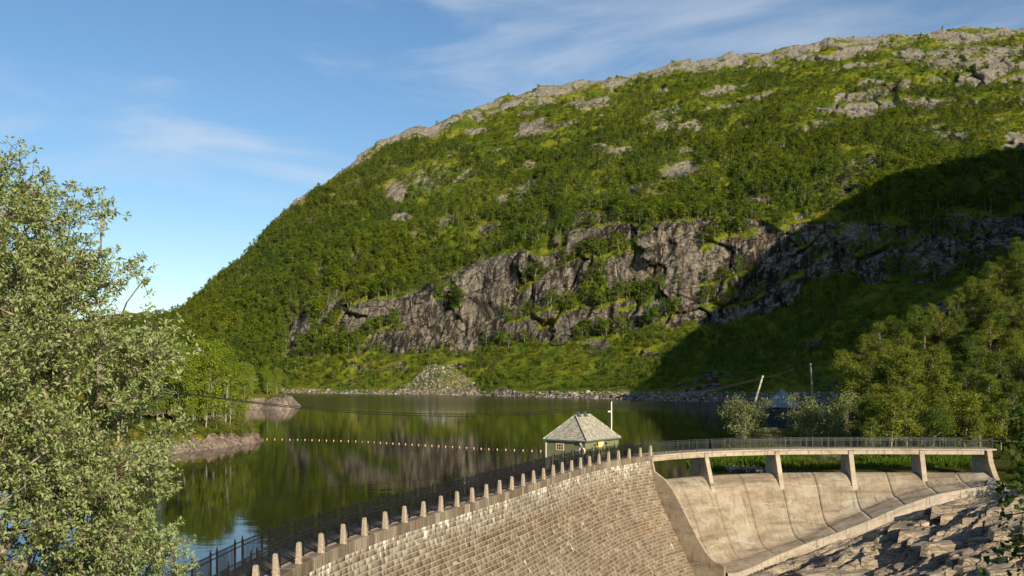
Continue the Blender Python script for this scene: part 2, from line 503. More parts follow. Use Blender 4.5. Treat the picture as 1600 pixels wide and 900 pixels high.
M_mount = mountain_mat()
M_water = water_mat()
M_block = dam_block_mat()
M_mortar = mortar_mat()
M_conc = concrete_mat('chute_concrete')
M_conc2 = concrete_mat('pier_concrete', (0.40, 0.345, 0.265), (0.27, 0.225, 0.168))
M_wing = concrete_mat('wing_concrete', (0.35, 0.29, 0.21), (0.22, 0.178, 0.128))
M_bed = bedrock_mat()
M_gran = simple('granite_post', (0.34, 0.285, 0.21), 0.9, 0.28, 9, 0.2, bump=0.4)
M_walk = simple('walkway_paving', (0.24, 0.19, 0.155), 0.95, 0.25, 3, 0.1)
M_iron = simple('black_iron', (0.010, 0.011, 0.012), 0.5, 0.3, 5, 0.35)
M_rail = simple('grey_rail', (0.055, 0.062, 0.066), 0.5, 0.2, 5, 0.4, 0.3)
M_hutg = simple('hut_green', (0.17, 0.178, 0.092), 0.75, 0.10, 2.0, 0.25)
M_hutd = simple('hut_trim_dark', (0.075, 0.098, 0.072), 0.6, 0.1, 3)
M_cream = simple('cream_paint', (0.62, 0.50, 0.30), 0.6, 0.08, 4)
M_door = simple('yellow_door', (0.62, 0.53, 0.24), 0.55, 0.06, 4)
M_slate = simple('roof_slate', (0.335, 0.315, 0.25), 0.8, 0.35, 3.5, 0.3, bump=0.3)
M_glass = simple('window_glass', (0.012, 0.014, 0.016), 0.08, 0.1, 2, 0.6)
M_white = simple('white_paint', (0.72, 0.70, 0.64), 0.6, 0.08, 4)
M_redp = simple('orange_red', (0.55, 0.10, 0.045), 0.5, 0.1, 4)
M_dark = simple('dark_metal', (0.025, 0.03, 0.03), 0.5, 0.2, 4)
M_pole = simple('weathered_wood', (0.40, 0.345, 0.28), 0.85, 0.25, 3)
M_cable = simple('cable_black', (0.012, 0.013, 0.012), 0.6, 0.1, 3)
M_teal = simple('vent_teal', (0.05, 0.085, 0.085), 0.5, 0.1, 3)
M_broof = simple('boathouse_roof', (0.22, 0.25, 0.27), 0.6, 0.2, 2)
M_bwall = simple('boathouse_wall', (0.045, 0.05, 0.055), 0.8, 0.2, 2)
M_bark = simple('willow_bark', (0.26, 0.215, 0.165), 0.9, 0.35, 7, 0.1, bump=0.6)
def birch_bark():
    M = Mat('birch_bark')
    n = M.noise(M.pos((2.0, 2.0, 5.0)), 1.2, 5, 0.7)
    return M.base(M.mix(M.rng(n, 0.55, 0.66), [0.30, 0.27, 0.225], [0.06, 0.05, 0.04]), 0.85, 0.15)
M_birch = birch_bark()
M_twig = simple('twig_brown', (0.085, 0.055, 0.035), 0.85, 0.3, 9)
L_far = leaf_mat('far_birch_leaves', [(0.040, 0.078, 0.013), (0.095, 0.148, 0.018), (0.135, 0.178, 0.020), (0.052, 0.084, 0.024)], 0.25, 0.6, patch=0.012)
L_bush = leaf_mat('heath_bush_leaves', [(0.066, 0.118, 0.013), (0.105, 0.158, 0.015), (0.14, 0.175, 0.017), (0.165, 0.14, 0.02)], 0.25, 0.6, patch=0.02)
L_near = leaf_mat('slope_birch_leaves', [(0.075, 0.115, 0.018), (0.13, 0.17, 0.024), (0.19, 0.21, 0.03), (0.10, 0.135, 0.032)], 0.28, 0.5)
L_pen = leaf_mat('shore_birch_leaves', [(0.16, 0.225, 0.024), (0.205, 0.255, 0.028), (0.18, 0.23, 0.033)], 0.32, 0.5)
L_will = leaf_mat('grey_willow_leaves', [(0.17, 0.195, 0.07), (0.205, 0.225, 0.085)], 0.22, 0.5, back=(0.22, 0.24, 0.14))
L_fore = leaf_mat('foreground_willow_leaves', [(0.25, 0.305, 0.09), (0.25, 0.305, 0.09)], 0.28, 0.42, back=(0.34, 0.385, 0.205), spec=0.12)
L_grass = leaf_mat('reed_grass', [(0.085, 0.135, 0.015), (0.085, 0.135, 0.015)], 0.3, 0.5)
L_sprig = leaf_mat('sprig_leaves', [(0.035, 0.062, 0.010), (0.035, 0.062, 0.010)], 0.35, 0.6, spec=0.1)
M_right = ground_mat('slope_ground', [0.035, 0.045, 0.009], [0.085, 0.072, 0.014], [0.36, 0.32, 0.27], [0.16, 0.14, 0.12])
M_left = ground_mat('headland_ground', [0.055, 0.085, 0.012], [0.14, 0.115, 0.02], [0.34, 0.27, 0.21], [0.15, 0.11, 0.085])
M_near = ground_mat('bank_ground', [0.05, 0.07, 0.012], [0.10, 0.095, 0.02], [0.30, 0.27, 0.22], [0.15, 0.13, 0.11])
M_scree = simple('scree_stone', (0.29, 0.26, 0.225), 0.9, 0.4, 0.4, 0.15)

# ------------------------------------------------------------------ crest line of the dam and bridge
POST_PX = [(431.3, 897.3), (467.7, 882), (502, 867.5), (536, 854), (570.4, 840.7), (600, 830), (629, 820), (658.3, 810), (686.4, 800.3),
           (709.9, 792.4), (732, 785), (754, 777.7), (775, 771.3), (795.7, 766), (815, 759.6), (833.3, 753.7), (851, 748.7), (868.6, 745),
           (885.3, 740.4), (902, 735.7), (917.3, 731.7), (932.7, 728), (947.3, 724.7), (961, 721.3), (974.7, 718), (987.3, 715), (1000.4, 712.3), (1017.3, 709.5)]
BR_PX = [(1060, 707), (1103, 704.8), (1215, 702.2), (1328, 701.3), (1440, 701.0), (1548, 701.3)]
ZC = 3.1                                   # crest level above the lake
CP = np.array([on_z(x, y, ZC)[:2] for x, y in POST_PX + BR_PX])
S_ = np.concatenate([[0], np.cumsum(np.hypot(*np.diff(CP, axis=0).T))])
SC = S_[-1]
px_fit, py_fit = np.polyfit(S_ / SC, CP[:, 0], 5), np.polyfit(S_ / SC, CP[:, 1], 5)
def crest(s):
    """point, tangent and downstream normal of the crest edge at s metres"""
    s = np.asarray(s, float); u = np.clip(s, 0, SC) / SC
    P = np.stack([np.polyval(px_fit, u), np.polyval(py_fit, u)], -1)
    T = np.stack([np.polyval(np.polyder(px_fit), u), np.polyval(np.polyder(py_fit), u)], -1)
    T = T / np.linalg.norm(T, axis=-1, keepdims=True)
    P = P + T * (s - np.clip(s, 0, SC))[..., None]
    return P, T, np.stack([T[..., 1], -T[..., 0]], -1)
def cpt(s, r, z):
    """crest coordinates: s along, r downstream, z up"""
    P, T, N = crest(s)
    r = np.asarray(r, float)
    Q = P + N * r[..., None]
    return np.concatenate([Q, np.broadcast_to(np.asarray(z, float), Q.shape[:-1])[..., None]], -1)
def s_at_px(px, r=0.0, z=ZC):
    ss = np.linspace(-15, SC + 10, 4000)
    x, _ = proj(cpt(ss, np.full_like(ss, r), z))
    return float(np.interp(px, x, ss))
S_J = s_at_px(1017.3)                      # where the dam ends and the spillway begins
S_P = [s_at_px(x) for x in (1103, 1214, 1329, 1440)]
S_E = s_at_px(1541)

# ------------------------------------------------------------------ mountain
NODES = {
    -300: ((607, 600, 594, 580, 560, 545), (820, 860, 890, 930, 970, 1010)),
    100: ((608, 590, 575, 555, 535, 520), (790, 820, 850, 890, 940, 990)),
    200: ((609, 580, 560, 538, 518, 503), (760, 790, 815, 850, 890, 940)),
    260: ((610, 570, 550, 527, 507, 490), (738, 770, 790, 820, 860, 900)),
    300: ((611, 565, 540, 515, 490, 468), (715, 750, 775, 810, 850, 900)),
    350: ((612, 560, 530, 490, 455, 424), (690, 730, 760, 800, 850, 910)),
    400: ((613, 560, 518, 462, 410, 376), (665, 708, 745, 795, 855, 925)),
    450: ((614, 560, 492, 435, 375, 326), (645, 690, 730, 790, 860, 940)),
    500: ((615, 560, 472, 408, 340, 287), (622, 668, 705, 775, 860, 955)),
    550: ((616, 556, 464, 390, 312, 251), (603, 648, 682, 760, 860, 970)),
    600: ((616.5, 552, 458, 376, 290, 221), (590, 634, 665, 750, 860, 980)),
    650: ((617, 550, 465, 370, 270, 200), (575, 620, 650, 740, 860, 990)),
    750: ((618, 550, 420, 330, 235, 166), (548, 600, 640, 750, 880, 1010)),
    850: ((621, 542, 385, 290, 200, 135), (498, 570, 615, 740, 880, 1020)),
    1000: ((625, 518, 342, 255, 170, 113), (440, 545, 595, 740, 880, 1030)),
    1050: ((627, 508, 344, 252, 163, 101), (422, 540, 588, 733, 877, 1027)),
    1150: ((629, 490, 348, 245, 150, 86), (399, 535, 575, 720, 870, 1020)),
    1300: ((632, 470, 330, 230, 130, 62), (350, 500, 550, 680, 840, 1000)),
    1450: ((636, 440, 320, 215, 115, 49), (320, 480, 540, 670, 830, 990)),
    1600: ((640, 425, 330, 220, 110, 42), (300, 470, 530, 660, 820, 980)),
    1750: ((645, 420, 325, 215, 105, 38), (290, 460, 525, 650, 810, 970)),
    2150: ((650, 420, 325, 215, 100, 36), (280, 450, 520, 640, 800, 960)),
}
SN = np.array([0, .17, .42, .62, .83, 1.0])
MPX = np.array(sorted(NODES))
MROW = np.array([NODES[k][0] for k in MPX], float)
MY = np.array([NODES[k][1] for k in MPX], float)
def smooth1(a, k, axis):
    ker = np.hanning(2 * k + 3)[1:-1]; ker /= ker.sum()
    pad = [(0, 0)] * a.ndim; pad[axis] = (k, k)
    b = np.pad(a, pad, mode='reflect', reflect_type='odd')
    return np.apply_along_axis(lambda m: np.convolve(m, ker, 'valid'), axis, b)
NU, NS, NB = 760, 400, 24
upx = np.concatenate([np.linspace(-300, 180, 60, endpoint=False), np.linspace(180, 1640, 640, endpoint=False), np.linspace(1640, 2150, 60)])
sv = np.linspace(0, 1, NS)
rowK = smooth1(np.stack([np.interp(upx, MPX, MROW[:, k]) for k in range(6)], 1), 9, 0)
yK = smooth1(np.stack([np.interp(upx, MPX, MY[:, k]) for k in range(6)], 1), 9, 0)
Ys = np.stack([np.interp(sv, SN, yK[i]) for i in range(NU)]); Rs = np.stack([np.interp(sv, SN, rowK[i]) for i in range(NU)])
Ys, Rs = smooth1(Ys, 10, 1), smooth1(Rs, 10, 1)
BX = (upx[:, None] - 800) / F * Ys
BZ = HC + (Y0 - Rs) / F * Ys
BY = Ys
PXG = np.broadcast_to(upx[:, None], Rs.shape)

def inpoly(x, y, poly):
    poly = np.asarray(poly, float); c = np.zeros(x.shape, bool)
    j = len(poly) - 1
    for i in range(len(poly)):
        xi, yi = poly[i]; xj, yj = poly[j]
        with np.errstate(divide='ignore', invalid='ignore'):
            c ^= ((yi > y) != (yj > y)) & (x < (xj - xi) * (y - yi) / (yj - yi + 1e-12) + xi)
        j = i
    return c
# where bare rock shows on the mountain (in mountain coordinates: bearing, height on the slope)
ROCKS = [
    ([(445, 548), (560, 545), (640, 552), (730, 556), (765, 537), (830, 537), (925, 545), (1000, 520), (1110, 503), (1190, 492), (1250, 470), (1260, 380), (1190, 350), (1130, 345),
      (1080, 340), (1000, 352), (945, 330), (905, 326), (885, 385), (830, 402), (770, 398), (700, 438), (620, 463), (545, 458), (490, 478), (440, 515)], 0.92),
    ([(425, 505), (505, 425), (525, 428), (455, 505)], 0.5),
    ([(855, 335), (875, 335), (875, 385), (858, 385)], 0.7),
    ([(1230, 330), (1310, 270), (1345, 235), (1385, 240), (1380, 290), (1300, 310), (1250, 345)], 0.85),
    ([(1230, 420), (1230, 350), (1330, 345), (1440, 345), (1610, 325), (1800, 330), (1800, 425), (1610, 415), (1480, 425), (1400, 430), (1300, 440)], 0.62),
    ([(1270, 165), (1370, 125), (1425, 120), (1420, 160), (1340, 180)], 0.78),
    ([(1485, 128), (1500, 100), (1610, 95), (1610, 128), (1530, 135)], 0.8),
    ([(1370, 92), (1500, 70), (1610, 68), (1610, 105), (1440, 104)], 0.62),
    ([(1560, 245), (1580, 200), (1610, 205), (1610, 245)], 0.6),
    ([(590, 290), (680, 250), (720, 262), (690, 285), (600, 310)], 0.42),
    ([(870, 170), (950, 145), (960, 158), (900, 178)], 0.55),
    ([(980, 190), (1060, 160), (1070, 185), (1000, 200)], 0.45),
    ([(1000, 320), (1010, 285), (1035, 285), (1030, 320)], 0.5),
    ([(530, 575), (640, 565), (640, 580), (535, 582)], 0.5),
]
rock = np.zeros(Rs.shape)
jx = 14 * fbm(BX * 0.03, BY * 0.03, BZ * 0.03, 4, 5); jy = 12 * fbm(BX * 0.03, BY * 0.03, BZ * 0.03, 4, 9)
for poly, amt in ROCKS:
    m = inpoly(PXG + jx, Rs + jy, poly).astype(float)
    rock = np.maximum(rock, m * amt)
skyrow = Rs[:, -1:]
rimw = np.interp(upx, [200, 420, 560, 700, 850, 1000, 1200, 1400, 1600, 1800], [0, 4, 12, 22, 25, 20, 21, 23, 18, 18])[:, None]
rim = sstep(1.35, 0.5, (Rs - skyrow) / np.maximum(rimw, 1e-3) + 0.7 * fbm(BX * 0.02, BY * 0.02, BZ * 0.02, 4, 31)) * (rimw > 0.5)
rock = np.maximum(rock, rim * np.clip(0.70 + 0.6 * fbm(BX * 0.035, BY * 0.035, BZ * 0.06, 4, 33), 0, 1))
spots = fbm(BX * 0.022, BY * 0.022, BZ * 0.05, 5, 41)
hi = sstep(0.35, 0.9, sv)[None, :]
rock = np.maximum(rock, sstep(0.40 - 0.15 * hi, 0.56 - 0.15 * hi, spots) * 0.8 * sstep(330, 520, PXG))
rock = smooth1(smooth1(rock, 1, 0), 1, 1)
# relief: blocky faces and clefts on bare rock, inclined ledges, hummocks under the heath
hx = BX / np.hypot(BX, BY); hy = BY / np.hypot(BX, BY)
lx = BX * 0.9 - BY * 0.2
inc = BZ - 0.30 * lx
wob = fbm(BX * 0.02, BY * 0.02, BZ * 0.02, 3, 19)
d1, d2, cv, cv2 = worley(lx * 0.042 + 0.5 * wob, BY * 0.012, inc * 0.016 + 0.35 * wob, 3)
d1b, d2b, cvb, cvb2 = worley(lx * 0.12 + 0.4 * wob, BY * 0.03, inc * 0.04, 13)
d1c, d2c, cvc, cvc2 = worley(lx * 0.30, BY * 0.08, inc * 0.10, 23)
crack = sstep(0.05, 0.0, d2 - d1) * (cv2 > 0.45)
led = inc / 26.0 + 0.7 * fbm(BX * 0.012, BY * 0.012, BZ * 0.012, 3, 77)
ph = led - np.floor(led)
tread = sstep(0.72, 0.98, ph)                        # the top of each ledge, where plants hold
rs_ = sstep(0.25, 0.7, rock)
relief = rs_ * (9.0 * (cv - 0.5) + 3.4 * (cvb - 0.5) + 1.5 * (cvc - 0.5) - 6.0 * crack + 5.5 * (ph - 0.5) + 4.0 * (cv2 - 0.5) * (lx * 0.042 % 1.0))
relief += (1 - rs_) * (6.0 * fbm(BX * 0.018, BY * 0.018, BZ * 0.018, 4, 51)) + 9.0 * fbm(BX * 0.008, BY * 0.008, BZ * 0.006, 3, 52) * sstep(0.3, 0.6, sv)[None, :] * sstep(1.0, 0.85, sv)[None, :]
relief += 1.6 * fbm(BX * 0.09, BY * 0.09, BZ * 0.09, 4, 61)
relief *= sstep(0.0, 0.10, sv)[None, :]
endw = sstep(1.0, 0.93, sv)[None, :]
VX = BX - hx * relief * endw
VY = BY - hy * relief * endw
VZ = BZ + 0.35 * relief * (1 - rs_) + sstep(0.9, 1.0, sv)[None, :] * (3.4 * fbm(BX * 0.03, BY * 0.03, BZ * 0.0, 4, 88) + 5.0 * (worley(BX * 0.045, BY * 0.03, BZ * 0 + .5, 8)[2] - 0.5) * rim + 2.6 * (worley(BX * 0.13, BY * 0.06, BZ * 0 + .5, 28)[2] - 0.5) * rim)
VZ -= 0.9 * sstep(0.02, 0.0, sv)[None, :]
rock = np.clip(rock - 0.8 * tread * sstep(0.5, 0.8, rock) * (cv2 > 0.4) - 0.7 * sstep(0.48, 0.70, fbm(BX * 0.025, BY * 0.025, inc * 0.05, 4, 301)) * sstep(0.5, 0.75, rock), 0, 1)
rock = np.maximum(rock, 0.8 * sstep(0.018, 0.004, sv)[None, :])
# the back of the summit: a bare plateau falling away
tb = np.linspace(0, 1, NB + 1)[1:] ** 1.5
bk = 700 * tb[None, :]
EX = VX[:, -1:] + hx[:, -1:] * bk; EY = VY[:, -1:] + hy[:, -1:] * bk
EZ = VZ[:, -1:] - 0.02 * bk - 0.00022 * bk ** 2 + 5 * fbm(EX * 0.02, EY * 0.02, EX * 0, 3, 4) * sstep(0, 90, bk) - 2.5 * sstep(0, 40, bk)
MV = np.stack([np.concatenate([VX, EX], 1), np.concatenate([VY, EY], 1), np.concatenate([VZ, EZ], 1)], -1)
rk = np.concatenate([rock, np.full(EX.shape, 0.6)], 1); rimA = np.concatenate([np.maximum(rim, 0.95 * sstep(0.50, 0.62, sv)[None, :] * np.clip(0.75 + 0.9 * fbm(BX * 0.02, BY * 0.02, BZ * 0.03, 3, 36), 0.15, 1)), np.ones(EX.shape)], 1)
fq = grid_faces(NU, NS + NB)[:, ::-1]
mountain = obj('mountain', mesh_np('mountain', MV.reshape(-1, 3), fq, False, {'rock': rk.ravel(), 'rim': rimA.ravel()}), M_mount, kind='structure')
def mount_at(px, row):
    """a point of the mountain's face at a bearing and a height on the slope"""
    i = int(np.clip(np.searchsorted(upx, px), 0, NU - 1))
    j = int(np.argmin(np.abs(Rs[i] - row)))
    return np.array((VX[i, j], VY[i, j], VZ[i, j]))

# far ridge behind the valley mouth
def far_ridge():
    xs = np.linspace(-1900, 200, 120); ds = np.linspace(0, 1, 24)
    X = xs[:, None] + 0 * ds[None, :]; Y = 1700 + 500 * ds[None, :] + 0 * X
    top = 118 + 60 * fbm(xs * 0.004, xs * 0, xs * 0, 4, 3) + np.interp(xs, [-1900, -720, -600, 200], [60, 22, 0, -40])
    Z = -2 + top[:, None] * np.sin(ds * math.pi / 2)[None, :] + 6 * fbm(X * 0.01, Y * 0.01, X * 0, 3, 9)
    V = np.stack([X, Y, Z], -1).reshape(-1, 3)
    return mesh_np('hill', V, grid_faces(120, 24)[:, ::-1], True, {'rock': np.full(len(V), 0.42), 'rim': np.full(len(V), 0.2)})
obj('hill', far_ridge(), M_mount, kind='structure')

# ------------------------------------------------------------------ wooded hill on the right; its ridge shades the foot of the mountain
FOOT_P, FOOT_N, GRADE = np.array((34.0, 156.0)), np.array((0.66, 0.751)), 0.62
def plane_z(x, y):
    return GRADE * ((x - FOOT_P[0]) * FOOT_N[0] + (y - FOOT_P[1]) * FOOT_N[1])
ridge = [(36, 160), (44, 160.5), (54, 159), (62, 160.5), (76, 164.5), (90, 167.5), (98, 171)]
SHADE_EDGE = [(1000, 598), (1050, 545), (1110, 492), (1150, 440), (1200, 385), (1270, 340), (1350, 305), (1450, 275), (1600, 222), (1750, 175)]
TS = np.array(TO_SUN)
for px, row in SHADE_EDGE:
    P = mount_at(px, row)
    # walk along the sun's ray until it meets the hill's slope
    k = GRADE * (FOOT_N[0] * TS[0] + FOOT_N[1] * TS[1])
    t = (plane_z(P[0], P[1]) - P[2]) / (TS[2] - k)
    Q = P + TS * t
    ridge.append((Q[0], Q[1]))
ridge += [(ridge[-1][0] + 150, ridge[-1][1] - 10), (ridge[-1][0] + 500, ridge[-1][1] - 30)]
ridge = np.array(ridge)
def beyond(x, y):
    """signed distance past the ridge line (positive on the lake side)"""
    best = np.full(x.shape, 1e9); sg = np.zeros(x.shape)
    for a, b in zip(ridge[:-1], ridge[1:]):
        d = b - a; L = np.hypot(*d)
        if L < 1e-6:
            continue
        t = np.clip(((x - a[0]) * d[0] + (y - a[1]) * d[1]) / L ** 2, 0, 1)
        qx, qy = a[0] + t * d[0], a[1] + t * d[1]
        dist = np.hypot(x - qx, y - qy)
        side = np.sign(d[0] * (y - a[1]) - d[1] * (x - a[0]))
        c = dist < best - 1e-6
        best = np.where(c, dist, best); sg = np.where(c, side, sg)
    return best * sg
R_SHORE = np.array([(20.5, 109), (22.5, 113), (25.5, 125), (31, 148), (37, 168), (44, 184), (58, 205)])
def right_z(x, y, fine=True):
    pz = plane_z(x, y) 
    pz = np.where(pz > 0, pz * sstep(47, 63, x), pz)
    z = np.where(pz > 0, pz, 0.05 * pz)
    z = 1.1 + np.where(z > 0, z, z)
    b = beyond(x, y)
    z = np.minimum(z, 1.1 + np.maximum(pz, 0) - 1.25 * np.maximum(b - 0.5, 0) - 0.02 * np.maximum(b, 0) ** 2)
    shore = np.interp(y, R_SHORE[:, 1], R_SHORE[:, 0], left=20.5, right=-1000)
    sh = x - shore - 1.4 * fbm(x * 0.12, y * 0.12, x * 0, 3, 5)
    z = np.minimum(z, -0.5 + 0.22 * np.maximum(sh, -6) + np.where(sh > 6, 4000, 0))
    # keep the water's edge clear just behind the spillway
    z = np.where(y < 107 + 0.0 * x, np.minimum(z, -0.6 + (y - 100) * 0.10 + np.maximum(x - 53, 0) * 0.9), z)
    if fine:
        z = z + np.where(pz > 0, 1, 0.18) * (1.5 * fbm(x * 0.06, y * 0.06, x * 0, 4, 21) + 1.0 * sstep(0.1, 0.5, fbm(x * 0.11, y * 0.11, x * 0, 3, 23)))
    return z
def right_hill():
    xs = np.concatenate([np.arange(14, 130, 1.2), np.arange(130, 900, 9)])
    ys = np.concatenate([np.arange(86, 215, 1.2), np.arange(215, 520, 9)])
    X, Y = np.meshgrid(xs, ys, indexing='ij')
    Z = np.maximum(right_z(X, Y), -6)
    gz = np.gradient(Z, xs, axis=0) ** 2 + np.gradient(Z, ys, axis=1) ** 2
    rk = sstep(1.0, 2.0, np.sqrt(gz)) * 0.7 + 0.42 * sstep(0.35, 0.6, fbm(X * 0.09, Y * 0.09, X * 0, 3, 71))
    V = np.stack([X, Y, Z], -1).reshape(-1, 3)
    f = grid_faces(len(xs), len(ys))
    keep = ~((V[f, 2].max(1) < -1.2) | ((V[f, 1].min(1) < 103.5) & (V[f, 0].min(1) < 51.5)))
    return mesh_np('hillside', V, f[keep], True, {'rock': rk.ravel()})
obj('hillside', right_hill(), M_right, kind='structure')

# ------------------------------------------------------------------ headland and point on the left
L_POLY = np.array([(-42.5, 158.5), (-43.5, 152), (-45.0, 144), (-47.0, 138), (-49, 131.5), (-52, 124), (-80, 118), (-160, 110), (-420, 120), (-420, 620), (-230, 520),
                   (-112, 392), (-86, 366), (-80, 350), (-76, 330), (-75.5, 315), (-80, 312), (-88, 322), (-97, 300), (-92, 240), (-72, 192), (-53, 173), (-45, 165)])
def poly_dist(x, y, P):
    best = np.full(x.shape, 1e9)
    for a, b in zip(P, np.roll(P, -1, 0)):
        d = b - a
        t = np.clip(((x - a[0]) * d[0] + (y - a[1]) * d[1]) / (d @ d), 0, 1)
        best = np.minimum(best, np.hypot(x - a[0] - t * d[0], y - a[1] - t * d[1]))
    return np.where(inpoly(x, y, P), best, -best)
def left_z(x, y):
    d = poly_dist(x, y, L_POLY) + 1.1 * fbm(x * 0.16, y * 0.16, x * 0, 3, 3)
    _, _, c1, c2 = worley(x * 0.33, y * 0.33, x * 0, 6)
    w1, w2, c3, c4 = worley(x * 0.9, y * 0.9, x * 0, 16)
    rocky = np.where(d > 0, 2.3 * (1 - np.exp(-np.maximum(d, 0) / 1.3)) + 0.085 * np.maximum(d, 0), 0.9 * d)
    rocky = rocky * (0.55 + 0.62 * c1) * (0.82 + 0.36 * c3) - 0.5 * sstep(.12, 0, w2 - w1) * sstep(0, 1, d) * sstep(6, 3, d) + 0.5 * fbm(x * 0.3, y * 0.3, x * 0, 4, 8) * sstep(-1, 1.5, d)
    q_ = 0.75 + 0.35 * c2
    rocky = np.where((rocky > 0) & (d < 7), rocky * 0.35 + 0.65 * (np.floor(rocky / q_) * q_ + 0.35), rocky) + 0.12 * (c4 - 0.5)
    rocky = rocky + np.where(y > 280, 1.6 * sstep(0, 5, d), 0) + 0.02 * np.maximum(d - 25, 0)
    return rocky, d
def left_land():
    xs = np.concatenate([np.arange(-420, -120, 5.0), np.arange(-120, -66, 1.2), np.arange(-66, -38, 0.42)])
    ys = np.concatenate([np.arange(105, 120, 1.2), np.arange(120, 172, 0.42), np.arange(172, 190, 1.2), np.arange(190, 300, 2.5), np.arange(300, 372, 1.2), np.arange(372, 640, 8)])
    X, Y = np.meshgrid(xs, ys, indexing='ij')
    Z, d = left_z(X, Y)
    rk = np.clip(sstep(2.8, 1.3, d) * 1.0 - 0.5 * sstep(0.1, 0.4, fbm(X * 0.22, Y * 0.22, X * 0, 3, 19)) * sstep(1.2, 2.2, d) + 0.4 * sstep(0.3, 0.6, fbm(X * 0.1, Y * 0.1, X * 0, 3, 12)), 0, 1)
    rk = np.where((Y > 280) & (X > -100), np.maximum(rk, 0.75 * sstep(6.5, 3.5, d)), rk)
    V = np.stack([X, Y, np.maximum(Z, -3)], -1).reshape(-1, 3)
    f = grid_faces(len(xs), len(ys)); f = f[V[f, 2].max(1) > -1.5]
    return mesh_np('headland', V, f, False, {'rock': rk.ravel()})
obj('headland', left_land(), M_left, kind='structure')

# ------------------------------------------------------------------ bank under the viewer (below the frame)
def bank_z(x, y):
    # stays a little under the lowest line of sight, runs down to the gorge on the right
    z = 9.3 - 0.262 * y - 0.0 * x
    z = z - 0.35 * np.maximum(x - 6, 0) * sstep(10, 40, y) + 0.10 * np.maximum(-x - 14, 0)
    z = np.where(x < -11, np.maximum(z, -1.5), z)
    return z + 0.25 * fbm(x * 0.3, y * 0.3, x * 0, 4, 2)
def bank():
    xs = np.arange(-60, 40, 0.8); ys = np.arange(-25, 46, 0.8)
    X, Y = np.meshgrid(xs, ys, indexing='ij')
    Z = np.maximum(bank_z(X, np.maximum(Y, -3)), -14)
    V = np.stack([X, Y, Z], -1).reshape(-1, 3)
    return mesh_np('bank', V, grid_faces(len(xs), len(ys)), True, {'rock': (0.4 * sstep(0.2, 0.6, fbm(X * 0.2, Y * 0.2, X * 0, 3, 1))).ravel()})
obj('bank', bank(), M_near, kind='structure')

# ------------------------------------------------------------------ lake
def lake():
    ss = np.linspace(-30, S_E + 3, 70)
    edge = cpt(ss, np.full_like(ss, -1.0), 0.0)
    pts = [tuple(p) for p in edge] + [(900, edge[-1][1] + 2, 0), (900, 1400, 0), (-1700, 1400, 0), (-1700, edge[0][1], 0)]
    me = bpy.data.meshes.new('lake')
    me.from_pydata(pts, [], [tuple(range(len(pts)))])
    if me.polygons[0].normal.z < 0:
        me.flip_normals()
    return me
obj('lake', lake(), M_water, kind='structure')

# ------------------------------------------------------------------ arch dam
dam = thing('arch_dam', 'curved stone arch dam of coursed granite blocks holding back the lake', 'dam', tuple(cpt(S_J / 2, -1.0, -14.0)))
bpy.context.view_layer.update()
DAM_O = np.array(dam.location)
FACE_Z = np.array([3.1, 2.0, 1.2, 0.0, -1.5, -3.8, -8.5, -13.0, -20.0])
FACE_R = np.array([0.0, 0.06, 0.22, 0.55, 1.25, 2.55, 5.3, 7.9, 12.0])
FD = np.concatenate([[0], np.cumsum(np.hypot(np.diff(FACE_Z), np.diff(FACE_R)))])
dd = np.linspace(0, FD[-1], 400)
fz = smooth1(np.interp(dd, FD, FACE_Z), 14, 0); fr = smooth1(np.interp(dd, FD, FACE_R), 14, 0)
def face(s, d, out=0.0):
    r = np.interp(d, dd, fr) + out; z = np.interp(d, dd, fz)
    return cpt(np.asarray(s, float), r, z)
S_L = -26.0
COP = 0.52                                  # height of the coping course
def build_core():
    ss = np.linspace(S_L, S_J, 120); dv = np.linspace(COP * 0.6, FD[-1], 60)
    SS, DD = np.meshgrid(ss, dv, indexing='ij')
    V = face(SS, DD, -0.006)
    back = cpt(ss, np.full_like(ss, -2.35), 2.55)[:, None, :]; low = cpt(ss, np.full_like(ss, -2.6), -16)[:, None, :]
    V = np.concatenate([low, back, V], 1)
    nv = V.shape[1]
    sd = np.concatenate([np.zeros(V.shape[:1] + (2, 3)), np.stack([SS, DD, 0 * SS], -1)], 1)
    return mesh_np('mortar_core', (V - DAM_O).reshape(-1, 3), grid_faces(120, nv), True, {'sd': sd.reshape(-1, 3)})
obj('mortar_core', build_core(), M_mortar, dam)

def block_geo(s0, s1, d0, d1, g, proud, faceto=True):
    tl = np.random.default_rng(int(s0 * 977 + d0 * 131) & 0xFFFF).normal(0, 0.006, 4)
    sb = np.array([s0 + g, s1 - g, s1 - g, s0 + g]); db = np.array([d1 - g, d1 - g, d0 + g, d0 + g])
    i = 0.008
    sf = np.array([s0 + g + i, s1 - g - i, s1 - g - i, s0 + g + i]); df = np.array([d1 - g - i, d1 - g - i, d0 + g + i, d0 + g + i])
    lo = np.stack([face(sb[k], db[k], -0.045) for k in range(4)]); hi_ = np.stack([face(sf[k], df[k], proud + tl[k]) for k in range(4)])
    sd = np.concatenate([np.stack([sb, db, 0 * sb], -1), np.stack([sf, df, 0 * sf], -1)])
    return np.concatenate([lo, hi_]), sd
BF = np.array([(4, 5, 6, 7), (0, 1, 5, 4), (1, 2, 6, 5), (2, 3, 7, 6), (3, 0, 4, 7)])
blocks = []
d = COP
rb = np.random.default_rng(3)
row_i = 0
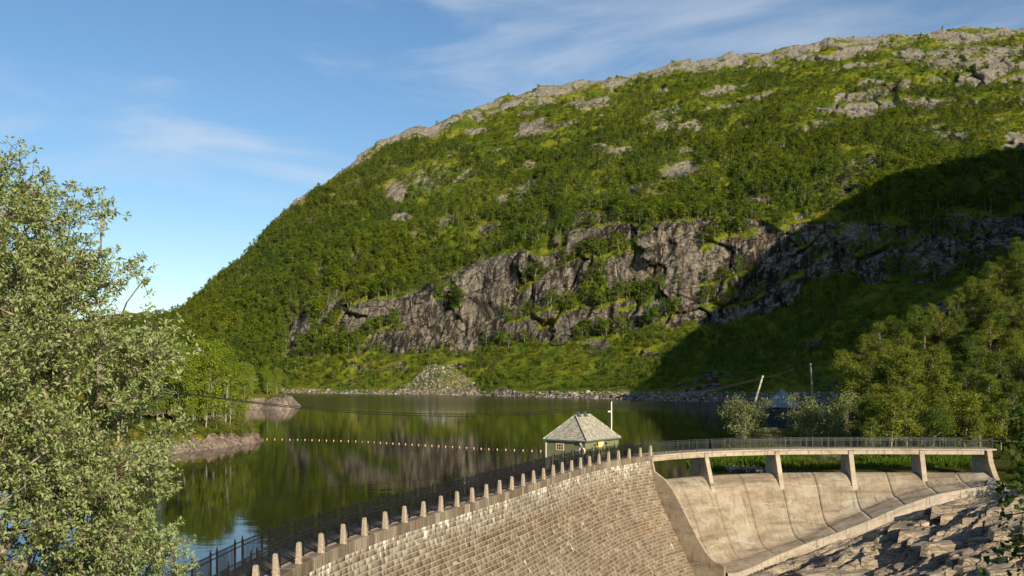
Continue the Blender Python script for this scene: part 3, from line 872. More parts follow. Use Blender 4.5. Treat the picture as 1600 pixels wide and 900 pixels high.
while d < 15.5:
    ch = 0.305 + rb.uniform(-0.035, 0.04)
    s = S_L + 12 + rb.uniform(0, 0.8)
    while s < S_J - 0.06:
        L = rb.choice([rb.uniform(0.35, 0.6), rb.uniform(0.55, 1.05)])
        s1 = min(s + L, S_J - 0.02)
        if S_J - s1 < 0.3:
            s1 = S_J - 0.02
        c = face((s + s1) / 2, d + ch / 2)
        x, y = proj(c)
        if -150 < x < 1200 and y < 985:
            _, T, N = crest((s + s1) / 2)
            view = np.array((c[0], c[1])) / np.hypot(c[0], c[1])
            area = (s1 - s) * ch / c[1] ** 2 * max(0.02, abs(N @ view) + 0.25)
            vis = -10 < x < 1100 and y < 900
            blocks.append((s, s1, d, d + ch, area if vis else 0.0, rb.uniform(0.002, 0.012), rb.beta(1.6, 1.7)))
        s = s1
    d += ch
blocks.sort(key=lambda b: -b[4])
for k, (s0, s1, d0, d1_, ar, pr, tint) in enumerate(blocks[:300]):
    V, sd = block_geo(s0, s1, d0, d1_, 0.015, pr)
    o_ = V[:4].mean(0)
    me = mesh_np('stone_block', V - o_, BF, False, {'sd': sd, 'tint': np.full(8, tint)})
    b = obj('stone_block', me, M_block, dam)
    b.location = tuple(o_ - DAM_O)
VV, SDD, TT, FF = [], [], [], []
for k, (s0, s1, d0, d1_, ar, pr, tint) in enumerate(blocks[300:]):
    V, sd = block_geo(s0, s1, d0, d1_, 0.015, pr)
    VV.append(V); SDD.append(sd); TT.append(np.full(8, tint)); FF.append(BF + 8 * k)
obj('stone_courses', mesh_np('stone_courses', np.concatenate(VV) - DAM_O, np.concatenate(FF), False, {'sd': np.concatenate(SDD), 'tint': np.concatenate(TT)}), M_block, dam, kind='stuff')

# walkway and coping stones
def crest_strip(name, r0, r1, z, mat, s0=S_L, s1=S_J, n=90, thick=0.2):
    ss = np.linspace(s0, s1, n)
    a = [cpt(ss, np.full_like(ss, r), zz) for r, zz in ((r1, z - thick), (r1, z), (r0, z), (r0, z - thick))]
    V = np.stack(a, 1)
    V = np.concatenate([V, V[:, :1]], 1)
    return mesh_np(name, (V - DAM_O).reshape(-1, 3), grid_faces(n, 5)[:, ::-1])
obj('walkway', crest_strip('walkway', -2.35, -0.42, ZC - 0.03, M_walk, thick=0.6), M_walk, dam)
s = S_L + 12; rc = np.random.default_rng(5)
M_cop = None
def coping_mat():
    M = Mat('coping_stone')
    t = M.attr('tint')
    c = M.ramp(t, [(0, (0.135, 0.108, 0.080)), (0.5, (0.20, 0.168, 0.128)), (1, (0.29, 0.25, 0.195))])
    v = M.noise(M.avec('sd', (7.0, 0.5, 1)), 1.0, 5, 0.65)
    c = M.mix(M.rng(v, 0.35, 0.65), M.mix(1.0, c, [0.66, 0.62, 0.6], 'MULTIPLY'), M.mix(1.0, c, [1.3, 1.27, 1.2], 'MULTIPLY'))
    M.bump(M.math('ADD', v, M.noise(M.pos(), 14, 5, 0.7)), 0.7, 0.04)
    return M.base(c, 0.92, 0.15)
M_cop = coping_mat()
while s < S_J - 0.05:
    L = rc.uniform(0.34, 0.85); s1 = min(s + L, S_J)
    if S_J - s1 < 0.25:
        s1 = S_J
    g = 0.012; top = ZC + rc.uniform(-0.012, 0.012); pr = 0.07 + rc.uniform(-0.015, 0.03)
    ring = []
    for q in (s + g, s1 - g):
        ring.append([cpt(q, -0.46, ZC - COP), cpt(q, pr, ZC - COP - 0.015), cpt(q, pr + 0.005, top - 0.05), cpt(q, pr - 0.05, top), cpt(q, -0.46, top)])
    V = np.array(ring[0] + ring[1]); o_ = V.mean(0)
    m = MB(); m.v = [tuple(p - o_) for p in V]
    m.f = [(0, 1, 2, 3, 4), (9, 8, 7, 6, 5)] + [(i, i + 5, (i + 1) % 5 + 5, (i + 1) % 5) for i in range(5)]
    sdv = np.array([(q, w, 0) for q in (s, s1) for w in (COP, COP, 0.05, 0, -0.4)])
    b = m.build('coping_stone', M_cop, dam, attrs={'sd': sdv, 'tint': np.full(10, rc.random())})
    b.location = tuple(o_ - DAM_O)
    s = s1

ORD = ['first', 'second', 'third', 'fourth', 'fifth', 'sixth', 'seventh', 'eighth', 'ninth', 'tenth', 'eleventh', 'twelfth', 'thirteenth', 'fourteenth', 'fifteenth',
       'sixteenth', 'seventeenth', 'eighteenth', 'nineteenth', 'twentieth', 'twenty-first', 'twenty-second', 'twenty-third', 'twenty-fourth', 'twenty-fifth',
       'twenty-sixth', 'twenty-seventh', 'twenty-eighth', 'twenty-ninth', 'thirtieth']
def ORDN(k):
    if k < 30:
        return ORD[k]
    t = {3: 'thirty', 4: 'forty', 5: 'fifty', 6: 'sixty', 7: 'seventy'}[(k + 1) // 10]
    return (t + '-' + ORD[(k + 1) % 10 - 1]) if (k + 1) % 10 else t[:-1] + 'ieth'
# granite guard posts along the crest
rp_ = np.random.default_rng(11)
s_first = s_at_px(431.3, -0.12); s_last = s_at_px(1000.4, -0.12)
SPC = (s_last - s_first) / 26
post_s = [s_first + SPC * k for k in range(-1, 27)] + [S_J + 0.05]
for k, s in enumerate(reversed(post_s)):
    P, T, N = crest(s)
    H = 0.90 + rp_.uniform(-0.03, 0.04); w = 0.145
    if k == 0:
        H, w = 0.98, 0.17
    T3, N3 = np.append(T, 0), np.append(N, 0)
    m = MB(); prof = [(w, -0.02), (w * 0.97, 0.05), (w * 0.66, H * 0.90), (w * 0.56, H * 0.97), (w * 0.30, H)]
    lean = rp_.normal(0, 0.012, 2)
    for wd, h in prof:
        for a, b in ((-1, -1), (1, -1), (1, 1), (-1, 1)):
            for c1, c2 in (((1, .72), (.72, 1)) if a * b > 0 else ((.72, 1), (1, .72))):
                q = T3 * a * wd * c1 + N3 * b * wd * c2 + np.array((lean[0] * h, lean[1] * h, h)) + rp_.normal(0, 0.006, 3)
                m.v.append(tuple(q))
    # order the octagon by angle
    for i in range(len(prof)):
        ring = m.v[i * 8:(i + 1) * 8]
        m.v[i * 8:(i + 1) * 8] = sorted(ring, key=lambda q: math.atan2(q[1] - lean[1] * q[2], q[0] - lean[0] * q[2]))
    for i in range(len(prof) - 1):
        for q in range(8):
            e = (q + 1) % 8
            m.f.append((i * 8 + q, i * 8 + e, (i + 1) * 8 + e, (i + 1) * 8 + q))
    m.f.append(tuple(range((len(prof) - 1) * 8, len(prof) * 8)))
    o = m.build('guard_post', M_gran)
    o.location = tuple(cpt(s, -0.12, ZC))
    lab = ('tapered granite post at the bridge end of the dam, beside the spillway wing wall' if k == 0 else
           'tapered granite guard post on the dam crest, %s from the bridge end' % ORD[k])
    tag(o, lab, 'stone post', 'granite guard posts along the dam crest')

# ------------------------------------------------------------------ iron fences
def fence(name, label, r, z, s0, s1, period, mat, H=1.18, bar=0.014, pick=0.105, post=0.034, gap=0.62, finial=True, group=None, phase=0.0):
    root = thing(name, label, 'fence', tuple(cpt((s0 + s1) / 2, r, z)), group)
    O = np.array(root.location)
    def Q(s, h):
        return cpt(s, r, z + h) - O
    def vbar(m, s, h0, h1, w):
        _, T, N = crest(s); T3, N3 = np.append(T, 0), np.append(N, 0)
        a, b = Q(s, h0), Q(s, h1)
        m.box((a + b) / 2, T3 * w, N3 * w, (b - a) / 2)
    def rail(m, a, b, h, w, hh):
        n = 3
        for i in range(n):
            u, v = a + (b - a) * i / n, a + (b - a) * (i + 1) / n
            p, q = Q(u, h), Q(v, h)
            _, T, N = crest((u + v) / 2)
            m.box((p + q) / 2, (q - p) / 2, np.append(N, 0) * w, np.array((0, 0, hh)))
    s = s0 + phase
    while s < s1 - 0.4:
        a, b = s, min(s + period - gap, s1)
        m = MB()
        for h in (H - 0.06, H - 0.24, 0.10):
            rail(m, a, min(a + period, s1) if h > 0.5 else b, h, bar * 1.5, bar * 1.3)
        q = a + pick
        while q < b - pick * 0.5:
            vbar(m, q, 0.07, H - 0.06, bar * 0.75)
            q += pick
        m.build('panel', mat, root)
        for e in (a, b):
            m = MB(); vbar(m, e, -0.06, H + 0.02, post)
            if finial:
                c = Q(e, H + 0.02)
                m.lathe(c, [(post * 1.25, 0), (post * 1.35, 0.03), (post * 0.7, 0.06), (post * 0.95, 0.09), (0.004, 0.17)], 6)
            m.build('post', mat, root)
        s += period
    return root
fence('iron_fence', 'black iron railing with paired posts on the lake side of the dam crest', -2.15, ZC - 0.03, s_at_px(250, -2.15), S_J, SPC, M_iron, phase=0.25)
fence('iron_fence', 'black iron railing standing just behind the granite posts of the dam', -0.62, ZC - 0.03, s_at_px(270, -0.6), S_J - 0.3, SPC, M_iron, phase=0.55)

# ------------------------------------------------------------------ spillway
spill = thing('spillway', 'curved concrete overflow spillway with sloping bays beside the stone dam', 'spillway', tuple(cpt((S_J + S_E) / 2, 3.0, -9.0)))
SP_O = np.array(spill.location)
OG_R = np.array([-2.2, -1.5, -0.9, -0.3, 0.2, 0.6, 1.0, 1.4, 2.0, 2.7, 3.64, 5.0, 12.0])
OG_Z = np.array([-0.6, 0.15, 0.42, 0.42, 0.20, -0.18, -0.70, -1.36, -2.6, -4.07, -5.9, -8.6, -22.0])
rr_ = np.linspace(-2.2, 12, 240)
og = smooth1(np.interp(rr_, OG_R, OG_Z), 5, 0)
def ogee(r):
    return np.interp(r, rr_, og)
LIP = np.array([(1150, 896), (1160, 892), (1182, 883), (1215, 867), (1253, 852), (1310, 832), (1367, 810), (1400, 794), (1465, 772), (1545, 759), (1600, 750)])
ls = np.linspace(S_J, S_E + 0.2, 60)
lr = smooth1(np.interp(ls, [S_J] + S_P + [S_E], [8.3, 7.3, 6.0, 6.1, 4.5, 3.4]), 8, 0)
lpx, _ = proj(cpt(ls, lr, 0.0))
lz = HC + (Y0 - np.interp(lpx, LIP[:, 0], LIP[:, 1])) / F * cpt(ls, lr, 0.0)[:, 1]
lz = smooth1(lz, 2, 0)
def LR(s):
    return np.interp(s, ls, lr)
def chute_z(s, r):
    """steep weir face running out into a flip bucket at the lip"""
    a = ogee(r); b = np.interp(s, ls, lz) + 0.20 * (LR(s) - r)
    b = np.where(r < 0.2, -30, b)
    k = 2.4; h = np.clip(0.5 + 0.5 * (a - b) / k, 0, 1)
    return b * (1 - h) + a * h + np.where(r < 0.2, 0, k * h * (1 - h) * 0.55)
joints = [S_J + 0.12]
edges = [S_J + 0.12] + S_P + [S_E]
for a, b in zip(edges[:-1], edges[1:]):
    joints += [(a + b) / 2, b] if b - a > 4 else [b]
for a, b in zip(joints[:-1], joints[1:]):
    ns, nr = 14, 46
    sg = np.linspace(a + 0.022, b - 0.022, ns)
    uu = np.linspace(0, 1, nr)
    R = -2.2 + uu[None, :] * (LR(sg)[:, None] + 2.2)
    SS = np.repeat(sg[:, None], nr, 1)
    V = cpt(SS, R, chute_z(SS, R))
    arc = np.concatenate([np.zeros((ns, 1)), np.cumsum(np.linalg.norm(np.diff(V, axis=1), axis=2), 1)], 1)
    # side skirts so that the joint reads as a groove
    lo0 = V[:1] - np.array((0, 0, 0.3)); lo1 = V[-1:] - np.array((0, 0, 0.3))
    V = np.concatenate([lo0, V, lo1]); SS = np.concatenate([SS[:1], SS, SS[-1:]]); arc = np.concatenate([arc[:1], arc, arc[-1:]])
    sd = np.stack([SS, arc, 0 * SS], -1)
    me = mesh_np('chute_panel', (V - SP_O).reshape(-1, 3), grid_faces(ns + 2, nr)[:, ::-1], False, {'sd': sd.reshape(-1, 3)})
    obj('chute_panel', me, M_conc, spill)
# body under the panels
sg = np.linspace(S_J, S_E + 0.2, 60); uu = np.linspace(0, 1, 30)
R = -2.2 + uu[None, :] * (LR(sg)[:, None] + 2.2 - 0.1)
SS = np.repeat(sg[:, None], 30, 1)
V = cpt(SS, R, chute_z(SS, R) - 0.12)
obj('chute_base', mesh_np('chute_base', (V - SP_O).reshape(-1, 3), grid_faces(60, 30)[:, ::-1], True, {'sd': np.zeros((1800, 3))}), M_dark, spill)
# toe wall: segments under the lip
tj = [joints[0]] + list(np.linspace(joints[0], joints[-1], 9)[1:])
for a, b in zip(tj[:-1], tj[1:]):
    sg = np.linspace(a + 0.015, b - 0.015, 8); l = LR(sg); zt = chute_z(sg, l)
    ring = [cpt(sg, l - 0.03, zt + 0.05), cpt(sg, l + 0.30, zt + 0.05), cpt(sg, l + 0.36, zt - 3.2), cpt(sg, l - 0.03, zt - 3.2)]
    V = np.stack(ring + ring[:1], 1)
    sd = np.stack([np.repeat(sg[:, None], 5, 1), np.tile(np.array([0, 0.3, 3.5, 3.8, 0.1])[None], (8, 1)) + 20, np.zeros((8, 5))], -1)
    obj('toe_wall', mesh_np('toe_wall', (V - SP_O).reshape(-1, 3), grid_faces(8, 5), False, {'sd': sd.reshape(-1, 3)}), M_conc2, spill)
# wing wall between dam and first bay
rq = np.linspace(0.44, 8.3, 40)
rw = np.concatenate([[-2.3, 0.0, 0.12], rq])
zw = np.concatenate([[ZC, ZC, ZC - 0.3], smooth1(np.interp(rq, [0.44, 1.72, 2.83, 3.93, 5.0, 5.71, 6.55, 7.31, 8.3], [1.55, 0.80, -0.41, -2.19, -3.95, -5.05, -6.1, -6.62, -6.85]), 2, 0)])
m = MB(); sdl = []
for k, (r, z) in enumerate(zip(rw, zw)):
    for sgn, zz in ((-0.13, -16.0), (-0.13, z - 0.02), (-0.11, z), (0.11, z), (0.13, z - 0.02), (0.13, -16.0)):
        m.v.append(tuple(cpt(S_J + 0.0, r, zz) + np.append(crest(S_J)[1], 0) * sgn - SP_O))
        sdl.append((r, 3.1 - zz, 0))
nw = len(rw)
for k in range(nw - 1):
    for q in range(5):
        m.f.append((k * 6 + q, k * 6 + q + 1, (k + 1) * 6 + q + 1, (k + 1) * 6 + q))
m.f += [tuple(range(5, -1, -1)), tuple((nw - 1) * 6 + q for q in range(6))]
m.build('wing_wall', M_wing, spill, attrs={'sd': np.array(sdl)})

# ------------------------------------------------------------------ bridge over the spillway
bridge = thing('footbridge', 'curved concrete footbridge on slanted piers above the spillway', 'bridge', tuple(cpt((S_J + S_E) / 2, -1.0, ZC)))
BR_O = np.array(bridge.location)
def sweep(name, s0, s1, ring, n, mat, parent, O, sdofs=0.0):
    """ring: list of (r, z) closed section swept from s0 to s1, with end caps"""
    ss = np.linspace(s0, s1, n); k = len(ring)
    V = np.stack([cpt(ss, np.full(n, r), z) for r, z in ring], 1) - O
    f = [(i * k + q, i * k + (q + 1) % k, (i + 1) * k + (q + 1) % k, (i + 1) * k + q) for i in range(n - 1) for q in range(k)]
    f += [tuple(range(k - 1, -1, -1)), tuple((n - 1) * k + q for q in range(k))]
    me = bpy.data.meshes.new(name); me.from_pydata([tuple(p) for p in V.reshape(-1, 3)], [], f)
    per = np.cumsum([0] + [math.hypot(ring[i][0] - ring[i - 1][0], ring[i][1] - ring[i - 1][1]) for i in range(1, k)])
    set_attrs(me, {'sd': np.stack([np.repeat(ss[:, None], k, 1), np.tile(per[None] + sdofs, (n, 1)), np.zeros((n, k))], -1).reshape(-1, 3)})
    me.update()
    return obj(name, me, mat, parent)
sweep('deck', S_J + 0.13, S_E + 1.2, [(-2.3, ZC - 0.16), (0.14, ZC - 0.16), (0.14, ZC), (-2.3, ZC)], 40, M_conc2, bridge, BR_O)
for a, b in zip(edges[:-1], edges[1:]):
    a2 = a + (0.3 if a != edges[0] else 0.1); b2 = b - 0.3
    for r0 in (-0.28, -2.1):
        sweep('beam', a2, b2, [(r0, ZC - 0.62), (r0 + 0.32, ZC - 0.62), (r0 + 0.32, ZC - 0.162), (r0, ZC - 0.162)], 8, M_conc2, bridge, BR_O, 30)
for s in S_P:
    P, T, N = crest(s); T3 = np.append(T, 0)
    top = ZC - 0.02; m = MB(); sdl = []
    front = [(0.20, top), (0.22, ZC - 0.6), (1.62, ogee(1.62) - 0.4)]
    w = 0.27
    # outline of the pier seen from the side: slanted front, near-vertical back
    side = [(-2.25, top - 0.2), (0.13, top - 0.2), (0.17, ZC - 0.62), (1.5, float(ogee(1.5)) - 0.35), (-2.3, -2.6)]
    for sg_ in (-1, 1):
        for i, (r, z) in enumerate(side):
            ww = w
            m.v.append(tuple(cpt(s, r, z) + T3 * sg_ * ww - BR_O)); sdl.append((r + s, 3 - z + 40, 0))
    n = len(side)
    m.f = [tuple(range(n)), tuple(range(2 * n - 1, n - 1, -1))] + [(i + n, (i + 1) % n + n, (i + 1) % n, i) for i in range(n)]
    o = m.build('pier', M_conc2, bridge, attrs={'sd': np.array(sdl)})
    bv = o.modifiers.new('soft_edges', 'BEVEL'); bv.width = 0.05; bv.segments = 2
    # pier head rising past the beam to the deck
# right abutment
m = MB(); sdl = []
T3 = np.append(crest(S_E)[1], 0)
side = [(-3.2, ZC - 0.02), (0.1, ZC - 0.02), (0.5, 1.6), (1.3, 0.4), (2.4, -0.9), (2.4, -4.0), (-3.2, -4.0)]
for sg_ in (0.0, 0.55):
    for r, z in side:
        m.v.append(tuple(cpt(S_E, r, z) + T3 * (sg_ + 0.02) - BR_O)); sdl.append((r, 3 - z + 60, 0))
n = len(side)
m.f = [tuple(range(n)), tuple(range(2 * n - 1, n - 1, -1))] + [(i + n, (i + 1) % n + n, (i + 1) % n, i) for i in range(n)]
m.build('abutment', M_wing, bridge, attrs={'sd': np.array(sdl)})
fence('bridge_railing', 'thin grey metal railing along the lake side of the concrete footbridge', -2.12, ZC, S_J + 0.05, S_E + 1.0, 2.3, M_rail, H=1.15, bar=0.010, post=0.024, finial=False, pick=0.13)
fence('bridge_railing', 'thin grey metal railing along the spillway side of the concrete footbridge', -0.10, ZC, S_J + 0.6, S_E + 1.0, 2.3, M_rail, H=1.15, bar=0.010, post=0.024, finial=False, pick=0.13, phase=0.3)

# ------------------------------------------------------------------ bedrock below the spillway
CON = np.array([(1160, 903), (1182, 893), (1253, 867), (1310, 848), (1360, 832), (1400, 815), (1450, 799), (1480, 786), (1545, 775), (1640, 762)])
cs = np.linspace(S_J + 1, S_E, 60)
cx, cz = [], []
for q in cs:
    l = LR(q) + 0.36; p = cpt(q, l, 0.0)
    px_ = 800 + F * p[0] / p[1]
    rowc = np.interp(px_, CON[:, 0], CON[:, 1])
    cx.append(p[0]); cz.append(HC + (Y0 - rowc) / F * p[1])
cx, cz = np.array(cx), np.array(cz)
o_ = np.argsort(cx); cx, cz = cx[o_], cz[o_]
def bed_base(x, y):
    xe = x - 0.22 * (93 - y)
    z = np.interp(xe, cx, cz)
    z = np.where(xe < cx[0], cz[0] - 0.45 * (cx[0] - xe), z)
    z = np.where(xe > cx[-1], cz[-1] + 0.30 * (xe - cx[-1]), z)
    return z
def bed_z(x, y):
    z = bed_base(x, y)
    a = math.radians(24); u = x * math.cos(a) + y * math.sin(a); v = -x * math.sin(a) + y * math.cos(a)   # u: along the strata
    wv = v + 0.8 * fbm(x * 0.12, y * 0.12, x * 0, 3, 4)
    amp = sstep(95.5, 92.0, y - 0.0 * x) * 0.7 + 0.3
    # tilted sheets: a saw of ledges across the strata, cut by joints
    sh = 0
    for per, h, sd_ in ((5.2, 1.0, 1), (1.9, 0.46, 2), (0.75, 0.18, 3)):
        w_ = wv / per + 0.55 * fbm(u * 0.09 / per * 3, v * 0.2, x * 0, 3, sd_ * 7)
        ph_ = w_ - np.floor(w_)
        saw = np.where(ph_ < 0.9, ph_ / 0.9, 1 - sstep(0.9, 0.95, ph_))
        sh = sh + h * (0.5 - saw)
    d1, d2, c1, c2 = worley(u * 0.13, wv * 0.42, x * 0, 8)
    e1, e2, k1, k2 = worley(u * 0.45, wv * 1.5, x * 0, 18)
    blocky = 0.55 * (c1 - 0.5) + 0.12 * (k1 - 0.5) - 0.6 * sstep(0.05, 0.0, d2 - d1) * (c2 > .5) - 0.10 * sstep(0.08, 0.0, e2 - e1) * (k2 > .6)
    lay = 2.2 * fbm(u * 0.05, v * 0.26, x * 0, 3, 55) + 0.10 * v
    st_ = 0.34; q_ = lay / st_; fl_ = np.floor(q_)
    lay = (fl_ + sstep(0.80, 0.97, q_ - fl_)) * st_
    sh = 0.85 * sh + 0.45 * (lay - 0.10 * v)
    return z + amp * (sh + blocky + 0.10 * fbm(x * 1.4, y * 1.4, x * 0, 4, 40)) + 0.05
toe_s = np.linspace(S_J + 0.3, S_E, 50)
toe_p = np.stack([cpt(q, LR(q) + 0.36, 0.0)[:2] for q in toe_s]); toe_n = np.stack([crest(q)[2] for q in toe_s])
toe_z = np.array([float(chute_z(q, LR(q))) for q in toe_s])
def under_lip(x, y, z):
    best = np.full(x.shape, 1e9); sg = np.zeros(x.shape); tz = np.zeros(x.shape)
    for p, n_, zz in zip(toe_p, toe_n, toe_z):
        dx, dy = x - p[0], y - p[1]; dd2 = dx * dx + dy * dy; c = dd2 < best
        best = np.where(c, dd2, best); sg = np.where(c, dx * n_[0] + dy * n_[1], sg); tz = np.where(c, zz, tz)
    lim = np.where(sg > 0, tz - 0.45 + 0.42 * np.maximum(sg - 0.4, 0), tz - 0.9)
    return np.minimum(z, lim)
def bedrock():
    xs = np.arange(12, 78, 0.145); ys = np.concatenate([np.arange(42, 60, 0.4), np.arange(60, 97.2, 0.145)])
    X, Y = np.meshgrid(xs, ys, indexing='ij')
    Z = under_lip(X, Y, bed_z(X, Y))
    V = np.stack([X, Y, Z], -1).reshape(-1, 3)
    f = grid_faces(len(xs), len(ys))
    px_, row_ = proj(V)
    ins = (px_ > 1080) & (px_ < 1720) & (row_ < 990)
    # stay in front of the toe wall
    keep = ins[f].any(1)
    return mesh_np('bedrock', V, f[keep], False)
bed = obj('bedrock', bedrock(), M_bed, kind='structure')
def bed_slabs():
    # split sheets of the bedrock lying along the strata, each with its own broken edges
    r = np.random.default_rng(61); n_ = 0; tries = 0
    while n_ < 120 and tries < 5000:
        tries += 1
        px = r.uniform(1190, 1650); Y = r.uniform(62, 95)
        x = (px - 800) / F * Y
        z = float(under_lip(np.array([x]), np.array([Y]), bed_z(np.array([x]), np.array([Y])))[0])
        _, row = proj(np.array((x, Y, z)))
        d_ = np.hypot(*(toe_p - np.array((x, Y))).T); k = int(np.argmin(d_))
        side = (np.array((x, Y)) - toe_p[k]) @ toe_n[k]
        big = r.random() < 0.3
        L = r.uniform(2.2, 4.6) if big else r.uniform(0.8, 2.2); W = L * r.uniform(.20, .36); T = r.uniform(.12, .34) if big else r.uniform(.06, .2)
        if row > 930 or side < 0.7 + W:
            continue
        m = MB(); nn = int(r.integers(5, 8)); a0 = r.uniform(0, 6.28)
        ang = np.sort(a0 + (np.arange(nn) + r.uniform(-.32, .32, nn)) * 2 * math.pi / nn)
        ring = np.stack([np.cos(ang) * L * r.uniform(.75, 1.1, nn), np.sin(ang) * W * r.uniform(.7, 1.1, nn)], -1)
        tilt = r.normal(0, .07, 2) + np.array((0.05, 0.10)); ch = min(.06, T * .25)
        for h, sc in ((-0.9, 1.08), (T - ch, 1.0), (T, 1 - ch / W * .8)):
            for q in ring:
                m.v.append((q[0] * sc, q[1] * sc, h + (tilt[0] * q[0] + tilt[1] * q[1] if h > 0 else 0) + r.normal(0, .012)))
        for i in range(2):
            for q in range(nn):
                e = (q + 1) % nn; m.f.append((i * nn + q, i * nn + e, (i + 1) * nn + e, (i + 1) * nn + q))
        m.f.append(tuple(range(2 * nn, 3 * nn)))
        o = m.build('rock_sheet', M_bed, bed)
        o.location = (x, Y, z - 0.06); o.rotation_euler = (0, 0, math.radians(24) + r.normal(0, .09))
        n_ += 1
bed_slabs()
def slab(name, px, row, size, label, seed, rot):
    r = np.random.default_rng(seed)
    # where the sight line meets the bedrock
    Yq = np.linspace(60, 96, 400); P = np.stack([at(px, row, q) for q in Yq])
    h = P[:, 2] - bed_z(P[:, 0], P[:, 1])
    k = int(np.argmax(h < 0)) if (h < 0).any() else 200
    m = MB(); n = 7
    base = [np.array((math.cos(2 * math.pi * i / n + r.uniform(-.2, .2)) * size[0] * r.uniform(.75, 1.1), math.sin(2 * math.pi * i / n) * size[1] * r.uniform(.75, 1.1), 0)) for i in range(n)]
    tilt = r.normal(0, 0.12, 2)
    for h_, sc in ((-0.5, 1.05), (0.0, 1.0), (size[2] * 0.8, 0.97), (size[2], 0.84)):
        for b in base:
            q = b * sc; m.v.append((q[0] + r.normal(0, .03), q[1] + r.normal(0, .03), h_ + (tilt[0] * q[0] + tilt[1] * q[1] if h_ > 0 else 0) + r.normal(0, .02)))
    for i in range(3):
        for q in range(n):
            e = (q + 1) % n; m.f.append((i * n + q, i * n + e, (i + 1) * n + e, (i + 1) * n + q))
    m.f.append(tuple(range(3 * n, 4 * n)))
    o = m.build(name, M_bed)
    o.location = tuple(P[k]); o.rotation_euler = (0, 0, rot)
    tag(o, label, 'rock', 'loose slabs on the bedrock')
slab('rock_slab', 1475, 868, (1.7, 0.7, 0.35), 'long grey rock slab lying on the bedrock at the bottom of the picture', 1, 0.5)
slab('rock_slab', 1300, 884, (0.9, 0.4, 0.28), 'small angular rock block just below the spillway toe', 2, 0.2)
slab('rock_slab', 1405, 888, (1.1, 0.5, 0.3), 'brown rock block between two ledges near the lower edge', 3, 0.8)
slab('rock_slab', 1520, 880, (1.5, 0.6, 0.45), 'tan rock block with a fresh split face below the overhanging sprig', 4, 0.4)

